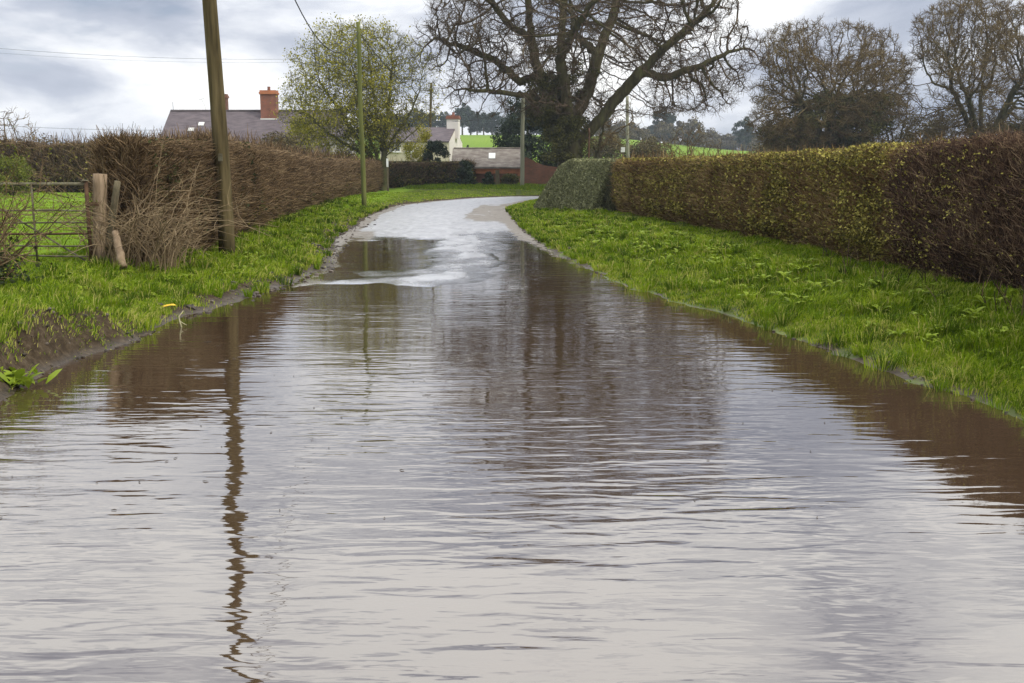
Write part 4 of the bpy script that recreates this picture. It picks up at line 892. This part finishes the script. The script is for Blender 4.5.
wire(A(-60, 121, 150), A(175, 130, 150), .4, .02, 'lower thin wire just above the left hedge')
wire(t4+np.array([0, 0, -.3]), A(452, 121, 90), .4, .02, 'thin wire from the pale pole to the cottage chimney')

# ------------------------------------------------------------------ gate, posts
GX1, GY1 = A(86, 184, 13.6)[0], 13.6; GX0 = GX1-3.3; GY0 = 13.9
gt = empty('field_gate', (GX1, GY1, 0), 0, 'rusty seven bar metal field gate closed across the pasture entrance', 'gate')
def gp(f, z): return np.array([-3.3*f, .3*f, z])
gz = lambda py: A(86, py, 13.6)[2]
MB().tube([gp(0, gz(184)), gp(.5, gz(184.5)), gp(1, gz(186))], .024, 10).build('top_rail', M['gate'], gt, True)
for k, py in enumerate([211, 223, 234, 246, 256]):
    z = gz(py); pts = [gp(f, z+.008*math.sin(f*9+k)) for f in np.linspace(0, 1, 9)]
    MB().tube(pts, .0115 if k != 2 else .015, 8).build('rail', M['gate_rust'] if k in (2,) else M['gate'], gt, True)
MB().tube([gp(0, gz(264)), gp(.5, gz(264.5)), gp(1, gz(265))], .019, 10).build('bottom_rail', M['gate'], gt, True)
MB().tube([gp(0, gz(266)), gp(0, gz(181))], .026, 10).build('end_stile', M['gate_rust'], gt, True)
MB().tube([gp(.003, gz(180.9)), gp(.003, gz(179.8))], [.05, .035], 10).build('stile_cap', M['gate'], gt)
for f in (.23, .52, .98): MB().tube([gp(f, gz(264))+[0, -.02, 0], gp(f, gz(184))+[0, -.02, 0]], .014, 8).build('upright', M['gate'], gt, True)
MB().tube([gp(.02, gz(262))+[0, .02, 0], gp(.52, gz(188))+[0, .02, 0]], .012, 6).build('brace', M['gate'], gt)
MB().box(-.02, .16, -.03, .0, gz(206), gz(202)).build('latch', M['gate_rust'], gt)
def wobbly_post(name, base, top, r0, r1, mat, label, seed=0, square=False, cat='post'):
    rs = np.random.default_rng(seed); base = np.array(base, float); top = np.array(top, float); n_ = 8; s_ = 9 if not square else 4
    pts = [base+(top-base)*k/n_+rs.normal(0, r0*.05, 3)*(0 < k < n_) for k in range(n_+1)]; rr = [(r0+(r1-r0)*k/n_)*rs.uniform(.94, 1.06) for k in range(n_+1)]
    mb = MB().tube([p_-base for p_ in pts], rr, s_ if not square else 12); o = mb.build(name, mat, sm=True); o.location = base; return tag(o, label, cat)
g0 = H1(-5.53, 13.7)
wobbly_post('gatepost', tuple(A(100.5, 262, 13.75)), tuple(A(100, 174, 13.75)), .10, .088, M['post'], 'upright round tan wooden gatepost at the right end of the gate', 1)
wobbly_post('broken_post', tuple(A(108, 250, 13.75)), tuple(A(117.5, 181, 13.7)), .055, .042, M['oldwood'], 'mossy broken post leaning right behind the tan gatepost', 2)
wobbly_post('stump_post', tuple(A(123, 267, 13.2)), tuple(A(115, 232, 13.5)), .06, .045, M['post'], 'short rotten post stub leaning left on the verge', 3)

# ------------------------------------------------------------------ grass
def blades(n, xr_, yr_, keepf, hmin, hmax, wmul, seed, dens_pow=1.6):
    rs = np.random.default_rng(seed)
    u = rs.random(n); a_, b_ = yr_; k = 1-dens_pow; y = (a_**k+u*(b_**k-a_**k))**(1/k)
    side = rs.random(n) < .5; lw = np.interp(y, LW[:-4, 1], LW[:-4, 0]); rw = np.interp(y, RW[:-4, 1], RW[:-4, 0])
    dd = rs.random(n)**1.15*xr_; x = np.where(side, lw-dd+.35, rw+dd-.35)
    z, t_, s_, il, dl_, dr_ = heights(x, y, True)
    nm = fbm(x*1.1, y*1.1, seed=31, oct=4)
    wd = np.where(il, np.interp(y, [0, 10, 13, 17, 22, 35, 55, 70], [.08, .1, .55, .3, .5, .3, .2, .15]), np.interp(y, [0, 9, 14, 30, 60], [.13, .12, .05, .04, .1]))
    pm = smooth(.45, 1.25, s_/np.maximum(wd*(.45+1.1*nm), .02))
    pt = smooth(.25, .6, fbm(x*2.2, y*2.2, seed=77))*.55+.45
    stp = il & (y < 10) & (s_ < .34) & (rs.random(n) > .12+.8*smooth(.5, .58, fbm(x*1.6, y*1.6, seed=96))+.6*smooth(.16, .3, s_)); keep = ~stp & (t_ < .01) & (z > -.012) & (rs.random(n) < pm*pt+.04)
    x, y, z, s_ = x[keep], y[keep], z[keep], s_[keep]; n = len(x); ds = np.sqrt(x*x+y*y)
    tuft = fbm(x*1.6, y*1.6, seed=90); h_ = (hmin+(hmax-hmin)*rs.random(n))*(.2+1.7*tuft)*smooth(-.4, .6, s_)**.6*np.clip(1.1-ds/90, .5, 1)
    w = .0035*wmul*np.clip(ds/8, .8, 7)*rs.uniform(.7, 1.4, n)
    an = rs.uniform(0, 6.28, n); ln = rs.uniform(.1, .9, n)*h_; az = rs.normal(0, 1, n)*.9+np.where(x > 0, 3.4, -.3)*1.0+fbm(x*.9, y*.9, seed=91)*3
    P0 = np.stack([x, y, z-.012], 1); lean = np.stack([np.cos(az)*ln, np.sin(az)*ln, np.zeros(n)], 1); wv = np.stack([np.cos(an)*w, np.sin(an)*w, np.zeros(n)], 1)
    mid = P0+lean*.35+np.stack([0*x, 0*x, h_*.6], 1); tip = P0+lean+np.stack([0*x, 0*x, h_*rs.uniform(.65, 1, n)], 1)
    V = np.stack([P0-wv, P0+wv, mid+wv*.8, mid-wv*.8, tip], 1).reshape(-1, 3); b0 = np.arange(n)*5
    Fq = np.stack([b0, b0+1, b0+2, b0+3], 1); Ft = np.stack([b0+3, b0+2, b0+4], 1)
    rv = np.clip(rs.random(n)*.75+.25*fbm(x*.5, y*.5, seed=92), 0, 1)
    dead = rs.random(n) < .05+.3*smooth(.8, .1, s_)+.35*smooth(.55, .75, fbm(x*1.3, y*1.3, seed=95)); rv = np.where(dead, rs.uniform(.88, 1.15, n), rv)
    return V, Fq, Ft, np.repeat(rv, 5)
V, Fq, Ft, rv = blades(620000, 4.2, (5.2, 72), None, .045, .105, 1, 1, 1.55)
# the far side of the bend
n = 60000; y = rng.uniform(65.2, 76, n); x = rng.uniform(-7, 22, n); z, t_, s_, _a, _b, _c = heights(x, y, True); kk = t_ < -.05; x, y, z = x[kk], y[kk], z[kk]; n = len(x); an = rng.uniform(0, 6.28, n)
wv = np.stack([np.cos(an)*.025, np.sin(an)*.025, 0*an], 1); P0 = np.stack([x, y, z-.02], 1); mid = P0+rng.normal(0, .02, (n, 3))+[0, 0, .07]; tip = mid+rng.normal(0, .03, (n, 3))+[0, 0, .06]
b0 = len(V)+np.arange(n)*5; V = np.concatenate([V, np.stack([P0-wv, P0+wv, mid+wv*.8, mid-wv*.8, tip], 1).reshape(-1, 3)]); Fq = np.concatenate([Fq, np.stack([b0, b0+1, b0+2, b0+3], 1)]); Ft = np.concatenate([Ft, np.stack([b0+3, b0+2, b0+4], 1)]); rv = np.concatenate([rv, np.repeat(rng.random(n)*.8, 5)])
o = mk('grass', V, [Fq, Ft], M['grass_blade'], attrs={'rnd': rv}); o['kind'] = 'stuff'; o['label'] = 'bright green grass of both verges'
print('blades', len(Fq))
# pasture tufts behind the gate
n = 60000; y = 14.3+rng.random(n)**1.6*40; x = -6.3-rng.random(n)*(2+y*.35); z = heights(x, y); ds = np.sqrt(x*x+y*y)
h_ = rng.uniform(.04, .1, n); an = rng.uniform(0, 6.28, n); w = .004*ds/9; wv = np.stack([np.cos(an)*w, np.sin(an)*w, 0*w], 1); P0 = np.stack([x, y, z-.01], 1)
tip = P0+np.stack([rng.normal(0, .04, n), rng.normal(0, .04, n), h_], 1); V = np.stack([P0-wv, P0+wv, tip], 1).reshape(-1, 3)
o = mk('pasture_grass', V, [np.arange(n*3).reshape(n, 3)], M['grass_blade'], attrs={'rnd': np.repeat(rng.uniform(.35, .8, n), 3)}); o['kind'] = 'stuff'; o['label'] = 'short pasture grass behind the gate'

# longer tussocks standing out of the verge
def tussocks(n, nb, seed):
    rs = np.random.default_rng(seed); y = 5.5+rs.random(n)**1.5*38; left = rs.random(n) < .42
    x = np.where(left, np.interp(y, LW[:-4, 1], LW[:-4, 0])-rs.uniform(0, 2.3, n), np.interp(y, RW[:-4, 1], RW[:-4, 0])+rs.uniform(0, 2.5, n))
    z, t_, s_, _a, _b, _c = heights(x, y, True); k = (t_ < .02) & (z > -.01) & ~(left & (y < 10) & (s_ < .22)); x, y, z = x[k], y[k], z[k]; n = len(x)
    rad = rs.uniform(.03, .12, n); hh_ = rs.uniform(.09, .24, n); tone = rs.random(n)
    i = np.repeat(np.arange(n), nb); m_ = len(i); an = rs.uniform(0, 6.28, m_); rr_ = np.sqrt(rs.random(m_))*rad[i]
    P0 = np.stack([x[i]+np.cos(an)*rr_, y[i]+np.sin(an)*rr_, z[i]-.015], 1); h_ = hh_[i]*rs.uniform(.5, 1.1, m_); sp_ = rs.uniform(.15, .9, m_)*h_
    an2 = an+rs.normal(0, .5, m_); L3 = np.stack([np.cos(an2)*sp_, np.sin(an2)*sp_, 0*sp_], 1); ds = np.hypot(x, y)[i]; w = .0032*np.clip(ds/8, .9, 5)
    wa = rs.uniform(0, 6.28, m_); wv = np.stack([np.cos(wa)*w, np.sin(wa)*w, 0*w], 1); mid = P0+L3*.4+np.stack([0*h_, 0*h_, h_*.65], 1); tip = P0+L3+np.stack([0*h_, 0*h_, h_*rs.uniform(.5, .95, m_)], 1)
    V = np.stack([P0-wv, P0+wv, mid+wv*.7, mid-wv*.7, tip], 1).reshape(-1, 3); b0 = np.arange(m_)*5
    rv = np.clip(tone[i]*.8+rs.normal(0, .12, m_), 0, 1); rv = np.where(rs.random(m_) < .12, 1.15, rv)
    o = mk('tussock_grass', V, [np.stack([b0, b0+1, b0+2, b0+3], 1), np.stack([b0+3, b0+2, b0+4], 1)], M['grass_blade'], attrs={'rnd': np.repeat(rv, 5)}); o['kind'] = 'stuff'; o['label'] = 'longer grass tufts along both verges'
tussocks(2600, 46, 4)

# small weeds low in the verge: broad leaves, one object of ground cover
def weeds(n, seed):
    rs = np.random.default_rng(seed); Vs = []; Fs = []; As = []; c = 0
    k = 0
    while k < n:
        y = 6+rs.random()**1.3*28; left = rs.random() < .3
        x = (np.interp(y, LW[:-4, 1], LW[:-4, 0])-rs.uniform(.5, 2.2)) if left else (np.interp(y, RW[:-4, 1], RW[:-4, 0])+rs.uniform(.5, 2.4))
        z = H1(x, y)
        if z < .1: continue
        k += 1; nl = rs.integers(5, 11); sz = rs.uniform(.04, .10)
        for j in range(nl):
            az = rs.uniform(0, 6.28); d = np.array([math.cos(az), math.sin(az), 0]); sd_ = np.array([-d[1], d[0], 0]); b_ = np.array([x, y, z+.02]); up = rs.uniform(.5, 1.3)
            P = [b_, b_+d*sz*.5+sd_*sz*.28+[0, 0, sz*.55*up], b_+d*sz*.5-sd_*sz*.28+[0, 0, sz*.55*up], b_+d*sz*1.1+sd_*sz*.2+[0, 0, sz*.7*up], b_+d*sz*1.1-sd_*sz*.2+[0, 0, sz*.7*up], b_+d*sz*1.5+[0, 0, sz*.55*up]]
            Vs += P; Fs.append(((c, c+1, c+2), (c+1, c+3, c+2), (c+2, c+3, c+4), (c+3, c+5, c+4))); As += [rs.random()]*6; c += 6
    return np.array(Vs), np.array(Fs).reshape(-1, 3), np.array(As)
V, Fq, a_ = weeds(900, 3); o = mk('weeds', V, [Fq], M['dock'], attrs={'rnd': a_}); o['kind'] = 'stuff'; o['label'] = 'broad leaved weeds among the verge grass'

# dock plant at the left edge low on the bank
rs = np.random.default_rng(8); q = G(14, 372, .12); mb = MB()
for i in range(60):
    az = rs.uniform(0, 6.28); el = rs.uniform(.3, 1.2); d = np.array([math.cos(az)*math.cos(el), math.sin(az)*math.cos(el), math.sin(el)]); L_ = rs.uniform(.07, .2); s_ = np.cross(d, [0, 0, 1]); s_ /= np.linalg.norm(s_); w = L_*.2
    b_ = np.array([rs.normal(0, .09), rs.normal(0, .07), rs.uniform(0, .08)]); P = [b_, b_+d*L_*.4+s_*w, b_+d*L_*.4-s_*w, b_+d*L_*.8+s_*w*.7-[0, 0, L_*.1], b_+d*L_*.8-s_*w*.7-[0, 0, L_*.1], b_+d*L_*1.05-[0, 0, L_*.22]]
    mb.add(P, [[(0, 1, 2), (1, 3, 2), (2, 3, 4), (3, 5, 4)]], rs.random())
o = mb.build('dock_plant', M['dock']); o.location = (q[0], q[1], H1(q[0], q[1])-.02); tag(o, 'leafy green dock plant on the eroded bank at the left edge', 'plant')

# clods and stones on the worn margins
rs = np.random.default_rng(15); mb = MB(); ico = [(0, 0, 1), (.89, 0, .45), (.28, .85, .45), (-.72, .53, .45), (-.72, -.53, .45), (.28, -.85, .45), (.72, .53, -.45), (-.28, .85, -.45), (-.89, 0, -.45), (-.28, -.85, -.45), (.72, -.53, -.45), (0, 0, -1)]
icf = [(0, 1, 2), (0, 2, 3), (0, 3, 4), (0, 4, 5), (0, 5, 1), (1, 6, 2), (2, 7, 3), (3, 8, 4), (4, 9, 5), (5, 10, 1), (6, 7, 2), (7, 8, 3), (8, 9, 4), (9, 10, 5), (10, 6, 1), (11, 7, 6), (11, 8, 7), (11, 9, 8), (11, 10, 9), (11, 6, 10)]
ico = np.array(ico)
cy = np.concatenate([rs.uniform(5.5, 10.5, 420), rs.uniform(10.5, 30, 700), rs.uniform(30, 50, 100)]); cl = rs.random(len(cy)) < .93
cx_ = np.where(cl, np.interp(cy, LW[:-4, 1], LW[:-4, 0])-rs.normal(.18, .28, len(cy)), np.interp(cy, RW[:-4, 1], RW[:-4, 0])+rs.normal(.1, .15, len(cy)))
cz_ = heights(cx_, cy)
for x, y, z in zip(cx_, cy, cz_):
    s_ = min(rs.gamma(2, .009)*(1+.5*(y > 16))+.005, .022 if y < 11 else .05); mb.add(ico*rs.uniform(.6, 1.3, (12, 1))*np.array([1, 1, .6])*s_+[x, y, z+s_*.15], [icf], rs.random())
o = mb.build('mud_clods', M['soil']); o['kind'] = 'stuff'; o['label'] = 'wet clods and stones along the washed out margins'

mb = MB(); rs = np.random.default_rng(44)
for i in range(80):
    y = 4.4+rs.random()**1.2*8; x = rs.normal(-1.9, .9) if rs.random() < .7 else rs.normal(1.4, .6)
    if heights([x], [y])[0] > -.015: continue
    an = rs.uniform(0, 6.28); L_ = rs.uniform(.006, .018) if rs.random() < .93 else rs.uniform(.03, .05); d = np.array([math.cos(an), math.sin(an), 0])*L_; c = np.array([x, y, .003])
    mb.tube([c-d, c+np.array([0, 0, .002])+rs.normal(0, L_*.15, 3)*[1, 1, 0], c+d], [.0015, .0025, .001], 4, rs.random())
o = mb.build('floating_debris', M['soil']); o['kind'] = 'stuff'; o['label'] = 'small bits of twig and leaf floating on the flood water'

# yellow leaf and pale stem at the water's edge
q = G(168, 307, .08); c, s_ = q[0], q[1]; z = H1(c, s_)+.02
o = MB().add([(-.09, 0, 0), (-.03, .035, .02), (.05, .04, .03), (.1, 0, .015), (.04, -.035, .02), (-.04, -.03, .0)], [[(0, 1, 5)], [(1, 2, 4, 5)]]).add([(.05, .04, .03), (.1, 0, .015), (.04, -.035, .02)], [[(0, 2, 1)]]).build('fallen_leaf', M['yleaf']); o.location = (c, s_, z)
tag(o, 'bright yellow fallen leaf on the mud left of the water', 'leaf')
q = G(182, 327, 0)
o = MB().tube([(0, 0, -.02), (-.02, 0, .06), (-.03, .01, .11), (.02, .01, .17)], [.008, .007, .006, .004], 6).tube([(-.02, 0, .06), (.05, 0, .02)], [.006, .003], 5).build('dead_stem', M['sheepy'], sm=True); o.location = (q[0], q[1], 0); tag(o, 'short pale dead stem sticking out of the water near the yellow leaf', 'stem')
# dead stalks on the right verge under the dark hedge
mb = MB(); rs = np.random.default_rng(18)
for i in range(46):
    y = rs.uniform(7.5, 14); x = np.interp(y, [7.5, 14], [4.7, 4.55])+rs.normal(0, .25); z = H1(x, y); h_ = rs.uniform(.15, .4); l = rs.normal(0, .08, 2)
    mb.tube([(x, y, z-.01), (x+l[0]*.4, y+l[1]*.4, z+h_*.5), (x+l[0], y+l[1], z+h_)], [.005, .004, .003], 4, rs.random())
    for k in range(2): e = rs.normal(0, .05, 3); mb.tube([(x+l[0]*.4, y+l[1]*.4, z+h_*.5), (x+l[0]*.4+e[0], y+l[1]*.4+e[1], z+h_*.5+abs(e[2])+.05)], [.003, .002], 3)
o = mb.build('dead_stalks', M['hedge_dark']); o['kind'] = 'stuff'; o['label'] = 'dark dead stalks at the foot of the dark hedge'

# ------------------------------------------------------------------ air
HAZE = True
if HAZE:
    m, nt, out = newmat('thin_air'); v = nd(nt, 'ShaderNodeVolumePrincipled'); v.inputs['Color'].default_value = (.78, .86, .97, 1); v.inputs['Density'].default_value = .0004; v.inputs['Anisotropy'].default_value = .2
    nt.links.new(v.outputs[0], out.inputs['Volume'])
    o = MB().box(-950, 950, -70, 1450, -1.5, 34).build('haze', m); o['kind'] = 'stuff'

# ------------------------------------------------------------------ world, sun, camera
SUN_EL, SUN_AZ = R(50), R(118)     # azimuth clockwise from +Y
w = bpy.data.worlds.new('World'); scene.world = w; w.use_nodes = True; nt = w.node_tree; nt.nodes.clear(); L = nt.links.new
out = nt.nodes.new('ShaderNodeOutputWorld'); sky = nt.nodes.new('ShaderNodeTexSky'); sky.sky_type = 'NISHITA'; sky.sun_disc = False; sky.sun_elevation = SUN_EL; sky.sun_rotation = SUN_AZ
bg1 = nt.nodes.new('ShaderNodeBackground'); bg1.inputs[1].default_value = .09; L(sky.outputs[0], bg1.inputs[0])
tc = nt.nodes.new('ShaderNodeTexCoord'); sp = nt.nodes.new('ShaderNodeSeparateXYZ'); L(tc.outputs['Generated'], sp.inputs[0])
mp = nt.nodes.new('ShaderNodeMapping'); mp.inputs['Scale'].default_value = (2.2, 2.2, 6.5); mp.inputs['Location'].default_value = (1.7, .3, .2); L(tc.outputs['Generated'], mp.inputs[0])
n1 = noise_(nt, mp.outputs[0], 1.15, 7, .52, .25)
mp2 = nt.nodes.new('ShaderNodeMapping'); mp2.inputs['Scale'].default_value = (5, 5, 14); mp2.inputs['Location'].default_value = (4, 2, 1); L(tc.outputs['Generated'], mp2.inputs[0])
n2 = noise_(nt, mp2.outputs[0], 1.3, 6, .55, .3)
nn = math_(nt, 'ADD', math_(nt, 'MULTIPLY', n1, .7), math_(nt, 'MULTIPLY', n2, .3))
el = sp.outputs[2]
cl = ramp(nt, nn, [(.39, (.29, .33, .42)), (.465, (.45, .485, .565)), (.525, (.74, .76, .80)), (.59, (1.0, 1.0, .99))])
# cloud cover is brighter towards the zenith, as in any overcast sky
g = nt.nodes.new('ShaderNodeMapRange'); g.inputs[1].default_value = .12; g.inputs[2].default_value = .75; g.inputs[3].default_value = 1.0; g.inputs[4].default_value = 1.9; L(el, g.inputs[0])
bg2 = nt.nodes.new('ShaderNodeBackground'); L(cl.outputs[0], bg2.inputs[0]); L(g.outputs[0], bg2.inputs[1])
cover = ramp(nt, n2, [(.30, (.80,)*3), (.42, (1, 1, 1))])
mx = nt.nodes.new('ShaderNodeMixShader'); L(cover.outputs[0], mx.inputs[0]); L(bg1.outputs[0], mx.inputs[1]); L(bg2.outputs[0], mx.inputs[2]); L(mx.outputs[0], out.inputs[0])
sl_ = bpy.data.lights.new('sun', 'SUN'); sl_.energy = 2.2; sl_.angle = R(11); sl_.color = (1, .95, .86); so = bpy.data.objects.new('sun', sl_); COL.objects.link(so)
dirv = Vector((math.sin(SUN_AZ)*math.cos(SUN_EL), math.cos(SUN_AZ)*math.cos(SUN_EL), math.sin(SUN_EL))); so.rotation_euler = dirv.to_track_quat('Z', 'Y').to_euler()
cam = bpy.data.cameras.new('camera'); cam.sensor_width = 36; cam.lens = F/1024*36; cam.clip_end = 4000; cam.clip_start = .05
co_ = bpy.data.objects.new('camera', cam); COL.objects.link(co_); co_.location = (0, 0, CAMZ); co_.rotation_euler = (R(90)-PITCH, 0, 0); scene.camera = co_
vs = scene.view_settings; vs.view_transform = 'Standard'; vs.look = 'None'; vs.gamma = 1; vs.exposure = .36; vs.use_curve_mapping = False
scene.cycles.max_bounces = 6; scene.cycles.volume_bounces = 0; scene.cycles.transparent_max_bounces = 6
scene.cycles.use_denoising = True
